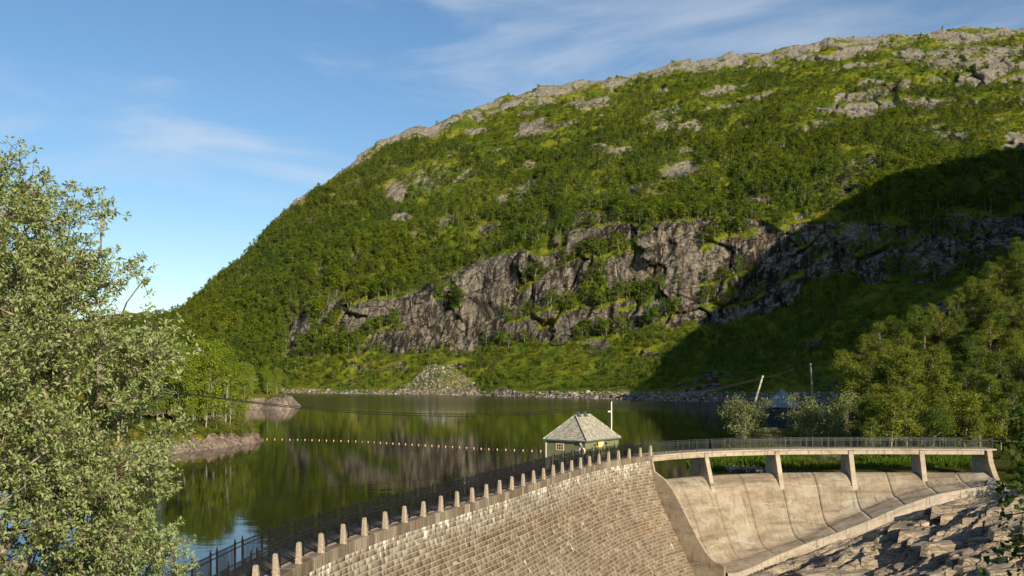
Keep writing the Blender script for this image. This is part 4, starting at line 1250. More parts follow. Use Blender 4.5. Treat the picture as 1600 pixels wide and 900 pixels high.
# ------------------------------------------------------------------ gatehouse on the dam
def gatehouse():
    r0 = -3.05
    sC = s_at_px(914.5, r0, ZC)
    P, T, N = crest(sC)
    C = np.append(P + N * r0, 0.0)
    t3, u3 = np.append(T, 0), np.append(-N, 0)
    a_ = math.radians(6)                      # the hut stands square to the middle of its own wall
    t3, u3 = t3 * math.cos(a_) - u3 * math.sin(a_), u3 * math.cos(a_) + t3 * math.sin(a_)
    def solve(dirv, px):
        k = (px - 800) / F
        return (k * C[1] - C[0]) / (dirv[0] - k * dirv[1])
    L, W = solve(t3, 965.5), solve(u3, 853.5)
    z0 = ZC - 0.05
    ze = HC + (Y0 - 689.0) / F * C[1]          # eaves
    root = thing('gatehouse', 'small green boarded hut with a grey hipped roof on the dam', 'hut', (C[0], C[1], z0))
    O = np.array((C[0], C[1], z0)); H = ze - z0
    print('hut', L, W, H)
    up = np.array((0, 0, 1.0))
    def w(a, b, h):
        return t3 * a + u3 * b + up * h
    m = MB()                                  # lower stone base reaching into the lake
    m.box(w(L / 2, W / 2, -2.4), t3 * (L / 2 + .08), u3 * (W / 2 + .08), up * 2.36); m.build('base', M_conc2, root, attrs={'sd': np.array([(v[0], v[2] + 50, 0) for v in m.v])})
    m = MB(); nb = 13                          # weatherboards, each a little proud at its foot
    m.box(w(L / 2, W / 2, H / 2), t3 * (L / 2 - .03), u3 * (W / 2 - .03), up * H / 2)
    m.build('wall', M_hutg, root)
    bh = H / nb
    for i in range(nb):
        z1, z2 = i * bh, (i + 1) * bh - 0.004
        m = MB()
        for (A, B, nrm) in ((w(0, 0, 0), w(L, 0, 0), -u3), (w(0, W, 0), w(0, 0, 0), -t3), (w(L, W, 0), w(0, W, 0), u3), (w(L, 0, 0), w(L, W, 0), t3)):
            m.hexa([A - nrm * .02 + up * z1, B - nrm * .02 + up * z1, B - nrm * .02 + up * z2, A - nrm * .02 + up * z2],
                   [A + nrm * .022 + up * z1, B + nrm * .022 + up * z1, B + nrm * .008 + up * z2, A + nrm * .008 + up * z2])
        m.build('weatherboard', M_hutg, root)
    for a, b in ((0, 0), (L, 0), (0, W), (L, W)):
        m = MB(); m.box(w(a, b, H / 2), t3 * .06, u3 * .06, up * H / 2); m.build('corner_board', M_hutg if (a, b) != (0, W) else M_white, root)
    # roof
    ov = 0.22
    cr = [w(-ov, -ov, H), w(L + ov, -ov, H), w(L + ov, W + ov, H), w(-ov, W + ov, H)]
    rid = min(L, W) / 2
    zr = HC + (Y0 - 649.5) / F * (C[1] + 2.5) - z0
    half = (L - W) / 2 + W * 0.30 if L > W else W * 0.25
    half = max(half * 0.66, .45)
    rA, rB = w(L / 2 - half, W / 2, zr), w(L / 2 + half, W / 2, zr)
    m = MB(); th = up * 0.09
    m.v = [tuple(q) for q in cr] + [tuple(q - th) for q in cr] + [tuple(rA), tuple(rB)]
    m.f = [(0, 1, 9, 8), (1, 2, 9), (2, 3, 8, 9), (3, 0, 8), (7, 6, 5, 4), (0, 4, 5, 1), (1, 5, 6, 2), (2, 6, 7, 3), (3, 7, 4, 0)]
    roof = m.build('roof', M_slate, root)
    # slate courses laid on the two visible slopes
    def slates(A, B, Rb, Ra, rows):
        # A,B eave ends; Ra above A, Rb above B
        nrm = np.cross(B - A, Ra - A); nrm /= np.linalg.norm(nrm)
        if nrm[2] < 0:
            nrm = -nrm
        for i in range(rows):
            f0, f1 = i / rows, (i + 1.12) / rows
            f1 = min(f1, 1.0)
            p0, p1 = A + (Ra - A) * f0, B + (Rb - B) * f0
            q0, q1 = A + (Ra - A) * f1, B + (Rb - B) * f1
            m = MB(); n = max(1, int(np.linalg.norm(p1 - p0) / 0.24))
            r = np.random.default_rng(i + rows)
            for k in range(n):
                a0, a1 = (k + .03) / n, (k + .97) / n
                off = nrm * (.030 + r.uniform(0, .014)); dn = (p0 - q0) * r.uniform(-.04, .06)
                lo = [p0 + (p1 - p0) * a0 + dn, p0 + (p1 - p0) * a1 + dn, q0 + (q1 - q0) * a1, q0 + (q1 - q0) * a0]
                m.hexa([x + nrm * .004 for x in lo], [lo[0] + off, lo[1] + off, lo[2] + nrm * .012, lo[3] + nrm * .012])
            m.build('slate_course', M_slate, roof)
    slates(cr[0], cr[1], rB, rA, 14)
    slates(cr[3], cr[0], rA, rA, 13)
    slates(cr[1], cr[2], rB, rB, 13); slates(cr[2], cr[3], rA, rB, 14)
    for a, b in ((cr[0], rA), (cr[1], rB), (cr[2], rB), (cr[3], rA), (rA, rB)):
        m = MB(); m.tube([a + up * .05, b + up * .05], 0.055, 6); m.build('hip_cap', M_dark if a is cr[0] else M_slate, roof)
    for (A, B, nrm) in ((cr[0], cr[1], -u3), (cr[3], cr[0], -t3), (cr[1], cr[2], t3), (cr[2], cr[3], u3)):
        m = MB(); c = (A + B) / 2 - up * .06 + nrm * 0.015
        m.box(c, (B - A) / 2 * 1.005, nrm * .018, up * .075); m.build('fascia', M_hutd, roof)
    # two roof vents on the ridge
    for k, f in enumerate((0.18, 0.62)):
        c = rA + (rB - rA) * f
        m = MB()
        m.hexa([c + t3 * -.22 + u3 * -.30 + up * -.12, c + t3 * .22 + u3 * -.30 + up * -.12, c + t3 * .22 + u3 * .3 + up * -.12, c - t3 * .22 + u3 * .3 + up * -.12],
               [c + t3 * -.18 + u3 * -.10 + up * .36, c + t3 * .14 + u3 * -.10 + up * .36, c + t3 * .14 + u3 * .1 + up * .36, c - t3 * .18 + u3 * .1 + up * .36])
        m.build('roof_vent', M_teal, roof)
    # door on the crest side
    dl = L * 0.455; dw = 0.5
    door = MB(); door.box(w(dl, -.03, H * 0.49), t3 * dw, -u3 * .03, up * H * 0.48)
    dr = door.build('door', M_door, root)
    m = MB(); m.box(w(dl - .38, -.08, H * .40), t3 * .03, u3 * .03, up * .05); m.build('handle', M_dark, dr)
    for q in (-.22, .22):
        m = MB(); m.box(w(dl + q, -.066, H * .62), t3 * .15, u3 * .008, up * .5 * H * .3); m.build('door_panel', M_door, dr)
    # window on the near side wall
    wb = W * 0.36; wz = H * 0.62
    win = MB()
    ww, wh = 0.42, 0.30
    for sx, sz, hx_, hz_ in ((-1, 0, .05, wh + .05), (1, 0, .05, wh + .05), (0, 1, ww, .05), (0, -1, ww, .05)):
        win.box(w(-.045, W - wb + sx * ww, wz + sz * wh), u3 * hx_, t3 * .03, up * hz_)
    wo_ = win.build('window', M_cream, root)
    m = MB()
    for q in (-.33, .33):
        m.box(w(-.05, W - wb + q * ww, wz), u3 * .018, t3 * .018, up * wh)
    m.box(w(-.05, W - wb, wz), u3 * ww, t3 * .018, up * .018)
    m.build('glazing_bar', M_cream, wo_)
    for i in range(3):
        for j in range(2):
            m = MB(); m.box(w(-.034, W - wb + (i - 1) * ww * .66, wz + (j - .5) * wh), u3 * ww * .30, t3 * .006, up * wh * .45); m.build('pane', M_glass, wo_)
    # fittings
    m = MB(); m.box(w(-.10, .75, H * .86), u3 * .12, t3 * .08, up * .10); m.build('floodlight', M_dark, root)
    m = MB(); m.box(w(-.10, .45, H * .86), u3 * .07, t3 * .08, up * .12); m.build('camera_box', M_white, root)
    m = MB(); m.box(w(-.04, 1.0, H * .45), u3 * .17, t3 * .015, up * .12); m.build('notice', M_broof, root)
    m = MB(); m.box(w(dl - 1.15, -.035, H * .74), t3 * .22, u3 * .012, up * .07); m.build('notice', M_dark, root)
    m = MB(); m.box(w(dl + .95, -.06, H * .76), t3 * .16, u3 * .04, up * .11); m.build('wall_vent', M_dark, root)
    m = MB(); m.box(w(dl - .66, -.06, H * .78), t3 * .06, u3 * .05, up * .12); m.build('wall_lamp', M_dark, root)
    # life buoy hanging at the corner
    sb_ = s_at_px(909, -2.06, ZC + 0.6); c = cpt(sb_, -2.04, HC + (Y0 - 705.0) / F * cpt(sb_, -2.04, 0)[1])
    m = MB(); n, k_, R_, r_ = 24, 8, .30, .075
    for i in range(n):
        a = 2 * math.pi * i / n
        for k in range(k_):
            b = 2 * math.pi * k / k_
            q = (R_ + r_ * math.cos(b)) * (u3 * math.cos(a) + up * math.sin(a)) - t3 * r_ * math.sin(b)
            m.v.append(tuple(q))
    rings = {'white': [], 'red': []}
    for i in range(n):
        for k in range(k_):
            rings['red' if (i % 6) in (0, 1, 5) and (i // 6) % 1 == 0 and (i % 12 in (5, 6, 7, 0)) else 'white'].append((i * k_ + k, ((i + 1) % n) * k_ + k, ((i + 1) % n) * k_ + (k + 1) % k_, i * k_ + (k + 1) % k_))
    lb = thing('life_buoy', 'white and red ring life buoy hanging on the railing in front of the hut corner', 'life buoy', tuple(c))
    for nm, mat in (('white', M_white), ('red', M_redp)):
        me = bpy.data.meshes.new('ring'); me.from_pydata(m.v, [], rings[nm]); me.update()
        for p in me.polygons:
            p.use_smooth = True
        obj('ring' if nm == 'white' else 'band', me, mat, lb)
    m = MB(); m.box(up * .42, u3 * .02, t3 * .012, up * .14); m.build('hanger', M_white, lb)
    # mast behind the hut
    Ym = C[1] + 7.0
    b = at(955.5, 668, Ym); tp = at(955.5, 627, Ym)
    mast = thing('mast', 'slim white mast with a small bracket standing behind the green hut', 'mast', (b[0], b[1], 0.0))
    m = MB(); m.tube([(0, 0, -1.0), (0, 0, tp[2])], [0.065, 0.055], 8); m.build('pole', M_white, mast, smooth=True)
    zb = HC + (Y0 - 643) / F * Ym
    m = MB(); m.box((-.17, 0, zb), (.2, 0, 0), (0, .05, 0), (0, 0, .07)); m.build('bracket', M_white, mast)
gatehouse()

# ------------------------------------------------------------------ float line on the lake
def float_line():
    pts = [on_z(403, 686.5, 0), on_z(470, 687.5, 0), on_z(560, 690, 0), on_z(660, 696, 0), on_z(760, 702, 0), on_z(850, 705.5, 0), on_z(880, 707, 0)]
    pts = np.array(pts)
    L = np.concatenate([[0], np.cumsum(np.linalg.norm(np.diff(pts, axis=0), axis=1))])
    root = thing('float_line', 'line of small white and orange floats strung across the lake', 'float line', tuple(pts[3]))
    O = pts[3]
    def P(l):
        return np.array([np.interp(l, L, pts[:, k]) for k in range(3)])
    m = MB(); m.tube([P(l) + np.array((0, 0, 0.02)) - O for l in np.linspace(0, L[-1], 40)], 0.012, 4); m.build('rope', M_cable, root)
    def fl(r):
        q = MB(); q.lathe((0, 0, 0), [(.02, -r), (r * .75, -r * .7), (r, 0), (r * .75, r * .7), (.03, r), (.03, r * 1.25)], 8); return q.mesh('float', True)
    mw, mr = fl(0.105), fl(0.045)
    mw.materials.append(M_cream); mr.materials.append(M_redp)
    l = 0.3; k = 0
    while l < L[-1]:
        o = obj('float', mw if k % 2 == 0 else mr, None, root); o.location = tuple(P(l) - O + np.array((0, 0, .06)))
        l += 0.72; k += 1
float_line()

# ------------------------------------------------------------------ poles, cables and the boathouse
def pole(px_top, row_top, px_bot, row_bot, Y, label, r=0.14):
    a, b = at(px_bot, row_bot, Y), at(px_top, row_top, Y)
    o = thing('utility_pole', label, 'pole', tuple(a))
    m = MB(); m.tube([(b - a) * f for f in (-0.55, 0, 0.5, 1.0)], [r * 1.15, r * 1.1, r, r * 0.9], 10); m.build('shaft', M_pole, o, smooth=True)
    m = MB(); d = b - a; c = d * 0.985
    m.tube([c, c + d / np.linalg.norm(d) * .1], [r * 1.0, r * 0.95], 10); m.build('cap', M_white, o)  # white tip paints in the sunlight on the pole top
    for q in (-1, 1):
        m = MB(); m.tube([c * 0.97, c * 0.97 + np.array((q * .3, -.05, .06))], .03, 5); m.build('insulator_arm', M_dark, o)
    return b
PT1 = pole(1192, 587, 1176, 640, 178, 'weathered pole leaning to the right behind the shoreline willow', 0.19)
PT2 = pole(1266.5, 568, 1271, 640, 176, 'upright pale utility pole at the edge of the wooded slope', 0.16)
lx_, ly_ = at(185, 600, 128)[:2]
lz_ = float(left_z(np.array([lx_]), np.array([ly_]))[0][0])
hole = thing('utility_pole', 'utility pole on the headland carrying the two cables over the lake', 'pole', (lx_, ly_, lz_))
m = MB(); m.tube([(0, 0, -1), (0, 0, 10.6 - lz_)], [.16, .13], 8); m.build('shaft', M_pole, hole)
m = MB(); m.tube([(-.4, 0, 10.2 - lz_), (.4, 0, 10.2 - lz_)], .04, 5); m.build('insulator_arm', M_dark, hole)
def cable(A, B, sag, label, r=0.06):
    t = np.linspace(0, 1, 70)[:, None]
    P = A + (B - A) * t; P[:, 2] -= 4 * sag * t[:, 0] * (1 - t[:, 0])
    m = MB(); m.tube(list(P - P[0]), r, 5)
    o = m.build('cable', M_cable); o.location = tuple(P[0])
    tag(o, label, 'cable')
A_ = np.array((lx_, ly_, 10.3))
cable(A_, PT2 + np.array((-.2, 0, -.25)), 7.0, 'black cable sagging low across the lake to the upright pole')
cable(A_ + np.array((.3, 0, -.1)), PT1 + np.array((0, 0, -.3)), 5.6, 'second black cable sagging across the lake to the leaning pole')

def boathouse():
    c = at(1222, 655, 188); z0 = 0.2
    root = thing('boathouse', 'dark boathouse with a grey hipped roof half hidden behind the willows', 'boathouse', (c[0], c[1], z0))
    a = math.radians(-13); ex = np.array((math.cos(a), math.sin(a), 0)); ey = np.array((-math.sin(a), math.cos(a), 0)); up = np.array((0, 0, 1.0))
    w, l, h, g = 3.0, 3.4, 4.9, 3.35
    m = MB(); m.box(up * h / 2, ex * w, ey * l, up * h / 2); m.build('wall', M_bwall, root)
    for i in range(12):
        x0 = -w + 2 * w * (i + .5) / 12
        m = MB(); m.box(ex * x0 - ey * (l + .02) + up * h / 2, ex * w / 12.6, ey * .02, up * h / 2); m.build('board', M_bwall, root)
    ov = .4; apex = up * (h + g)
    cn = [-ex * (w + ov) - ey * (l + ov) + up * (h - .2), ex * (w + ov) - ey * (l + ov) + up * (h - .2), ex * (w + ov) + ey * (l + ov) + up * (h - .2), -ex * (w + ov) + ey * (l + ov) + up * (h - .2)]
    for k in range(4):
        A, B = cn[k], cn[(k + 1) % 4]
        for i in range(7):
            f0, f1 = i / 7, (i + 1.06) / 7
            f1 = min(f1, .995)
            lo = [A + (apex - A) * f0, B + (apex - B) * f0, B + (apex - B) * f1, A + (apex - A) * f1]
            m = MB(); m.hexa(lo, [lo[0] + up * .12, lo[1] + up * .12, lo[2] + up * .05, lo[3] + up * .05]); m.build('roof_course', M_broof, root)
        m = MB(); m.tube([A + up * .12, apex + up * .1], .09, 6); m.build('hip_cap', M_broof, root)
boathouse()


# ------------------------------------------------------------------ foliage builders
def unit(v):
    return v / (np.linalg.norm(v, axis=-1, keepdims=True) + 1e-9)
def leaf_quads(C, N, size, r, aspect=0.62):
    """one rhombic leaf face per centre, facing about N"""
    n = len(C)
    a = unit(np.cross(N, r.normal(0, 1, (n, 3)))); b = np.cross(unit(N), a)
    sz = np.broadcast_to(np.asarray(size, float), (n,))[:, None]
    V = np.stack([C - a * sz * .5, C - b * sz * .5 * aspect, C + a * sz * .5, C + b * sz * .5 * aspect], 1)
    return V.reshape(-1, 3), np.arange(4 * n).reshape(-1, 4)
def tree_parts(seed, h, rad, base, nbr, nleaf, size, droop=0.0, stems=1, shape='birch', tr=0.016, spread=0.22):
    """trunk mesh with limbs, leaf mesh; foot at the origin"""
    r = np.random.default_rng(seed)
    m = MB(); tips = []; wts = []
    for st in range(stems):
        lean = r.normal(0, 0.05 if stems == 1 else 0.22, 2)
        n = 7; zs = np.linspace(0, 1, n)
        wob = np.cumsum(r.normal(0, 0.018 * h, (n, 2)), 0) * zs[:, None]
        hh = h * (1 if st == 0 else r.uniform(.7, .98))
        pts = np.stack([lean[0] * hh * zs + wob[:, 0], lean[1] * hh * zs + wob[:, 1], hh * zs - 0.3 * (zs == 0)], -1)
        R0 = tr * h / math.sqrt(stems)
        m.tube(list(pts), list(R0 * (1.08 - 0.97 * zs)), 6, False)
        for k in range(nbr // stems):
            f = base + (0.97 - base) * (k + r.random()) / (nbr // stems)
            p0 = np.array([np.interp(f, zs, pts[:, q]) for q in range(3)])
            u = (f - base) / (1 - base)
            if shape == 'birch':
                prof = math.sin(math.pi * min(1, 0.16 + 0.84 * u) ** 0.85) * 0.85 + 0.18
            elif shape == 'spire':
                prof = (1 - u) ** 0.7 * 0.9 + 0.12
            else:
                prof = math.sqrt(max(0.05, 1 - (2 * u - 0.95) ** 2))
            L = rad * prof * r.uniform(0.6, 1.2)
            az = r.uniform(0, 2 * math.pi); el = r.uniform(0.15, 0.85) if shape != 'bush' else r.uniform(-0.1, 0.9)
            d = np.array((math.cos(az) * math.cos(el), math.sin(az) * math.cos(el), math.sin(el)))
            mid = p0 + d * L * 0.55 + np.array((0, 0, 0.04 * L)); tip = p0 + d * L + np.array((0, 0, -droop * L))
            rb_ = R0 * (1.05 - f) * 0.55
            m.tube([p0, mid, tip], [rb_, rb_ * .6, rb_ * .15], 4, False)
            for q in (0.35, 0.6, 0.85, 1.0):
                tips.append(p0 * (1 - q) ** 2 + 2 * q * (1 - q) * mid + q * q * tip); wts.append(0.4 + q)
        tips.append(pts[-1]); wts.append(1.2)
    tips = np.array(tips); wts = np.array(wts) * r.uniform(0.25, 1.6, len(tips)); wts /= wts.sum()
    idx = r.choice(len(tips), nleaf, p=wts)
    C = tips[idx] + r.normal(0, 1, (nleaf, 3)) * rad * spread * np.array((1, 1, 0.75))
    C[:, 2] = np.maximum(C[:, 2], 0.05 * h)
    ax = np.array((0, 0, h * 0.5))
    N = unit(0.8 * unit(C - ax) + r.normal(0, 0.8, (nleaf, 3)) + np.array((0, 0, 0.35)))
    V, Fq = leaf_quads(C, N, size * r.uniform(.6, 1.35, nleaf), r)
    return m.mesh('trunk', True), mesh_np('crown', V, Fq)

def make_proto(n, seed, mat_leaf, mat_bark, **kw):
    out = []
    for k in range(n):
        t, c = tree_parts(seed + k, **{q: (v(k) if callable(v) else v) for q, v in kw.items()})
        t.materials.append(mat_bark); c.materials.append(mat_leaf)
        out.append((t, c))
    return out
def plant_tree(name, proto, loc, sc, rz, label, cat, group=None, lean=(0, 0)):
    root = thing(name, label, cat, loc, group)
    root.rotation_euler = (lean[0], lean[1], rz); root.scale = (sc[0], sc[0], sc[1]) if hasattr(sc, '__len__') else (sc, sc, sc)
    for nm, me in zip(('trunk', 'crown'), proto):
        o = bpy.data.objects.new(nm, me); COL.objects.link(o); o.parent = root
    return root
def one_mesh(name, proto):
    """trunk and crown in one small mesh for trees seen from far away"""
    me = bpy.data.meshes.new(name)
    vs_, fs_, mi = [], [], []
    for k, p in enumerate(proto):
        b = len(vs_); vs_ += [tuple(v.co) for v in p.vertices]
        for q in p.polygons:
            fs_.append(tuple(b + i for i in q.vertices)); mi.append(k)
    me.from_pydata(vs_, [], fs_)
    for p in proto:
        me.materials.append(p.materials[0])
    me.polygons.foreach_set('material_index', mi)
    me.update()
    return me
def scatter(name, P, rot, scl, idx, meshes, **props):
    """one object carrying many instances (uncountable stuff)"""
    me = bpy.data.meshes.new(name)
    me.vertices.add(len(P)); me.vertices.foreach_set('co', np.asarray(P, np.float32).ravel())
    set_attrs(me, {'rot': rot, 'scl': scl})
    a = me.attributes.new('pick', 'INT', 'POINT'); a.data.foreach_set('value', np.asarray(idx, np.int32))
    o = obj(name, me, None, None, **props)
    ng = bpy.data.node_groups.new(name, 'GeometryNodeTree')
    ng.interface.new_socket('Geometry', in_out='INPUT', socket_type='NodeSocketGeometry')
    ng.interface.new_socket('Geometry', in_out='OUTPUT', socket_type='NodeSocketGeometry')
    gi, go = ng.nodes.new('NodeGroupInput'), ng.nodes.new('NodeGroupOutput')
    ip = ng.nodes.new('GeometryNodeInstanceOnPoints'); jn = ng.nodes.new('GeometryNodeJoinGeometry')
    for k, q in enumerate(meshes):
        po = bpy.data.objects.new(name + '_source', q)
        oi = ng.nodes.new('GeometryNodeObjectInfo'); oi.inputs['Object'].default_value = po; oi.inputs['As Instance'].default_value = True
        ng.links.new(oi.outputs['Geometry'], jn.inputs[0])
    def na(nm, typ):
        q = ng.nodes.new('GeometryNodeInputNamedAttribute'); q.data_type = typ; q.inputs['Name'].default_value = nm
        return q.outputs['Attribute']
    ip.inputs['Pick Instance'].default_value = True
    ng.links.new(gi.outputs[0], ip.inputs['Points']); ng.links.new(jn.outputs[0], ip.inputs['Instance'])
    ng.links.new(na('pick', 'INT'), ip.inputs['Instance Index']); ng.links.new(na('rot', 'FLOAT_VECTOR'), ip.inputs['Rotation']); ng.links.new(na('scl', 'FLOAT_VECTOR'), ip.inputs['Scale'])
    ng.links.new(ip.outputs[0], go.inputs[0])
    md = o.modifiers.new('scatter', 'NODES'); md.node_group = ng
    return o

# ------------------------------------------------------------------ forest and heath on the mountain
FARP = make_proto(6, 100, L_far, M_birch, h=7.0, rad=lambda k: 2.3 + 0.3 * (k % 3), base=lambda k: 0.12 + 0.05 * (k % 3), nbr=20, nleaf=420, size=0.56, spread=0.17)
FAR = [one_mesh('far_birch', p) for p in FARP]
BUSH = [one_mesh('heath_bush', p) for p in make_proto(4, 140, L_bush, M_twig, h=1.7, rad=1.35, base=0.1, nbr=10, nleaf=110, size=0.42, stems=2, shape='bush', spread=0.3)]
cell_c = 0.25 * (MV[:-1, :NS - 1] + MV[1:, :NS - 1] + MV[:-1, 1:NS] + MV[1:, 1:NS])
e1 = MV[1:, :NS - 1] - MV[:-1, :NS - 1]; e2 = MV[:-1, 1:NS] - MV[:-1, :NS - 1]
ar = np.linalg.norm(np.cross(e1, e2), axis=-1)
rkc, rmc = rock[:-1, :-1], rim[:-1, :-1]
svc = np.broadcast_to(sv[None, :-1], ar.shape)
pxc, rwc = PXG[:-1, :-1], Rs[:-1, :-1]
clump = fbm(cell_c[..., 0] * 0.014, cell_c[..., 1] * 0.014, cell_c[..., 2] * 0.014, 4, 201)
clump2 = fbm(cell_c[..., 0] * 0.05, cell_c[..., 1] * 0.05, cell_c[..., 2] * 0.05, 3, 202)
fan = inpoly(pxc + 26 * clump2 + 10 * clump, rwc + 8 * clump2, [(560, 618), (605, 607), (648, 594), (682, 574), (718, 580), (756, 614), (738, 622), (590, 622)])
veg = np.clip(1 - rkc * 1.7, 0, 1) * (~fan) * sstep(0.018, 0.035, svc)
leftd = sstep(900, 420, pxc)
open_ = sstep(-0.25, 0.30, clump + 0.35 * leftd - 0.55 * sstep(0.55, 0.95, svc) * (1 - leftd) + 0.25 * clump2 + 0.10)
dens = ar * veg * (0.14 + open_) * (1 - 0.93 * rmc)
inview = (pxc > 150) & (pxc < 1700)
dens = dens * inview * np.where((svc < 0.17) & (pxc > 440) & (pxc < 720), 0.4, 1.0)
rf = np.random.default_rng(21)
def sample(dens, n):
    w = dens.ravel() / dens.sum()
    k = rf.choice(w.size, n, p=w)
    i, j = np.unravel_index(k, dens.shape)
    u, v = rf.random(n)[:, None], rf.random(n)[:, None]
    P = (MV[i, j] * (1 - u) + MV[i + 1, j] * u) * (1 - v) + (MV[i, j + 1] * (1 - u) + MV[i + 1, j + 1] * u) * v
    return P, i, j
NT = 18500
P, i, j = sample(dens, NT)
hs = (1.28 - 0.62 * sstep(0.3, 1.0, sv[j])) * rf.uniform(0.5, 1.3, NT)
hs = hs * np.where(upx[i] < 560, 1.12, 1.0) * np.where(sv[j] < 0.17, np.interp(upx[i], [420, 470, 640, 720, 800], [0.85, 0.45, 0.42, 0.42, 0.34]), 1.0)
app = hs / P[:, 1] * np.where((upx[i] > 440) & (upx[i] < 985) & (sv[j] < 0.12), 1.6, 1.0) * ((upx[i] > 250) & (upx[i] < 1180))
order = np.argsort(-app)
NIND = 96
ind, rest = order[:NIND], order[NIND:]
rot = np.stack([rf.normal(0, .06, NT), rf.normal(0, .06, NT), rf.uniform(0, 6.28, NT)], -1)
wd = rf.uniform(0.85, 1.2, NT)
scl = np.stack([hs * wd, hs * wd, hs], -1)
pick = rf.integers(0, len(FAR), NT)
P[:, 2] -= 0.25
scatter('forest', P[rest], rot[rest], scl[rest], pick[rest], FAR, kind='stuff', label='dense birch wood covering the slopes of the mountain', category='forest')
for k in ind:
    plant_tree('mountain_birch', FARP[pick[k]], tuple(P[k]), (scl[k][0], scl[k][2]), rot[k][2], 'birch in the dense row of trees at the foot of the sunlit cliff', 'tree', 'birches along the foot of the mountain', (rot[k][0], rot[k][1]))
NBU = 17000
P, i, j = sample(ar * inview * np.clip(1.02 - rkc * 1.35, 0.015, 1) * (~fan) * sstep(0.012, 0.03, svc) * (1 - 0.75 * rmc), NBU)
hs = rf.uniform(0.5, 1.35, NBU)
scatter('heath_shrubs', P, np.stack([0 * hs, 0 * hs, rf.uniform(0, 6.28, NBU)], -1), np.stack([hs * 1.15, hs * 1.15, hs * .9], -1), rf.integers(0, 4, NBU), BUSH, kind='stuff', label='low green heath shrubs spread over the mountain slopes', category='shrubs')

# stones of the lake shore and the scree fan
def stone_mesh(seed):
    r = np.random.default_rng(seed); m = MB()
    n = 6
    for h, w in ((-.5, .55), (-.1, 1.0), (.3, .85), (.5, .4)):
        for q in range(n):
            a = 2 * math.pi * q / n + r.uniform(-.3, .3); k = w * r.uniform(.7, 1.15) * .5
            m.v.append((k * math.cos(a) * 1.25, k * math.sin(a), h * r.uniform(.7, 1.1) * .8))
    for q0 in range(3):
        for q in range(n):
            e = (q + 1) % n; m.f.append((q0 * n + q, q0 * n + e, (q0 + 1) * n + e, (q0 + 1) * n + q))
    m.f += [tuple(range(3 * n, 4 * n)), tuple(range(n - 1, -1, -1))]
    me = m.mesh('stone'); me.materials.append(M_scree_v)
    return me
def scree_mat():
    M = Mat('scree_stones')
    rnd = M.n('ShaderNodeObjectInfo').outputs['Random']
    c = M.ramp(rnd, [(0, (0.09, 0.072, 0.06)), (0.4, (0.18, 0.15, 0.125)), (0.8, (0.29, 0.25, 0.21)), (1, (0.42, 0.38, 0.33))])
    return M.base(c, 0.9, 0.15)
M_scree_v = scree_mat()
STN = [stone_mesh(300 + k) for k in range(5)]
fd = ar * (fan * 1.0)
NF = 1700
P1, i1, j1 = sample(fd, NF)
sh = ar * (svc < 0.02) * (svc >= 0.0025) * inview * (pxc > 440)
NSH = 5200
P2, i2, j2 = sample(sh, NSH)
P = np.concatenate([P1, P2]); n = len(P)
P[NF:, 2] = np.maximum(P[NF:, 2], 0.1)
sz = rf.uniform(0.45, 1.3, n) * np.where(rf.random(n) < 0.07, 2.3, 1.0) * np.where(rf.random(n) < 0.3, 0.6, 1.0)
scatter('scree', P, rf.uniform(-.6, .6, (n, 3)) * np.array((1, 1, 5)), np.stack([sz, sz * rf.uniform(.7, 1.1, n), sz * rf.uniform(.6, 1.0, n)], -1), rf.integers(0, 5, n), STN, kind='stuff', label='grey scree and shore stones along the foot of the mountain', category='scree')

# ------------------------------------------------------------------ birches on the right-hand slope
BIR = make_proto(6, 400, L_near, M_birch, h=lambda k: 8.5 + 0.5 * (k % 3), rad=lambda k: 2.6 + 0.35 * (k % 3), base=lambda k: 0.10 + 0.04 * (k % 3), nbr=34, nleaf=5200, size=0.25, droop=0.10, spread=0.15)
WIL = make_proto(3, 430, L_will, M_bark, h=4.6, rad=2.3, base=0.12, nbr=40, nleaf=5200, size=0.19, stems=4, shape='bush', spread=0.17, tr=0.02)
GBU = make_proto(2, 440, L_near, M_bark, h=4.0, rad=2.1, base=0.08, nbr=30, nleaf=2200, size=0.24, stems=4, shape='bush', spread=0.2, tr=0.02)
rt = np.random.default_rng(33)
cand = []
q_n = 9000
q_y = rt.uniform(124, 182, q_n); q_b = rt.uniform(0.325, 0.60, q_n); q_x = q_b * q_y
q_pz = plane_z(q_x, q_y); q_be = beyond(q_x, q_y); q_z = right_z(q_x, q_y); q_r = rt.random(q_n)
ok = (q_pz > -14) & (q_be < -0.5) & ~((q_pz < 0) & (q_r < 0.25)) & ~((q_pz > 12) & (q_r < 0.38)) & (q_z > 0.15)
ok &= ~(((q_x < 54) & (q_y > 140)) | ((q_y < 146) & (q_b < 0.385)))
for k in np.nonzero(ok)[0]:
    if len(cand) >= 128:
        break
    if any((q_x[k] - c[0]) ** 2 + (q_y[k] - c[1]) ** 2 < 2.7 ** 2 for c in cand):
        continue
    cand.append((float(q_x[k]), float(q_y[k]), float(q_z[k]), float(q_pz[k])))
bands = {}
for c in cand:
    bands.setdefault(int(max(0, c[3] + 8) // 8), []).append(c)
BN = ['lowest', 'second', 'third', 'fourth', 'fifth', 'sixth', 'seventh']
for b, cs_ in sorted(bands.items()):
    cs_.sort(key=lambda c: c[0] / c[1])
    for k, (x, y, z, pz) in enumerate(cs_):
        H = rt.uniform(0.5, 0.92) * (0.82 if pz > 8 else 1.0)
        plant_tree('birch_tree', BIR[rt.integers(0, 6)], (x, y, z - 0.1), (H * rt.uniform(.9, 1.2), H), rt.uniform(0, 6.28),
                   'birch in the %s row up the wooded slope, %s from the left' % (BN[min(b, 6)], ORDN(k)), 'tree', 'birches on the wooded slope', tuple(rt.normal(0, .05, 2)))
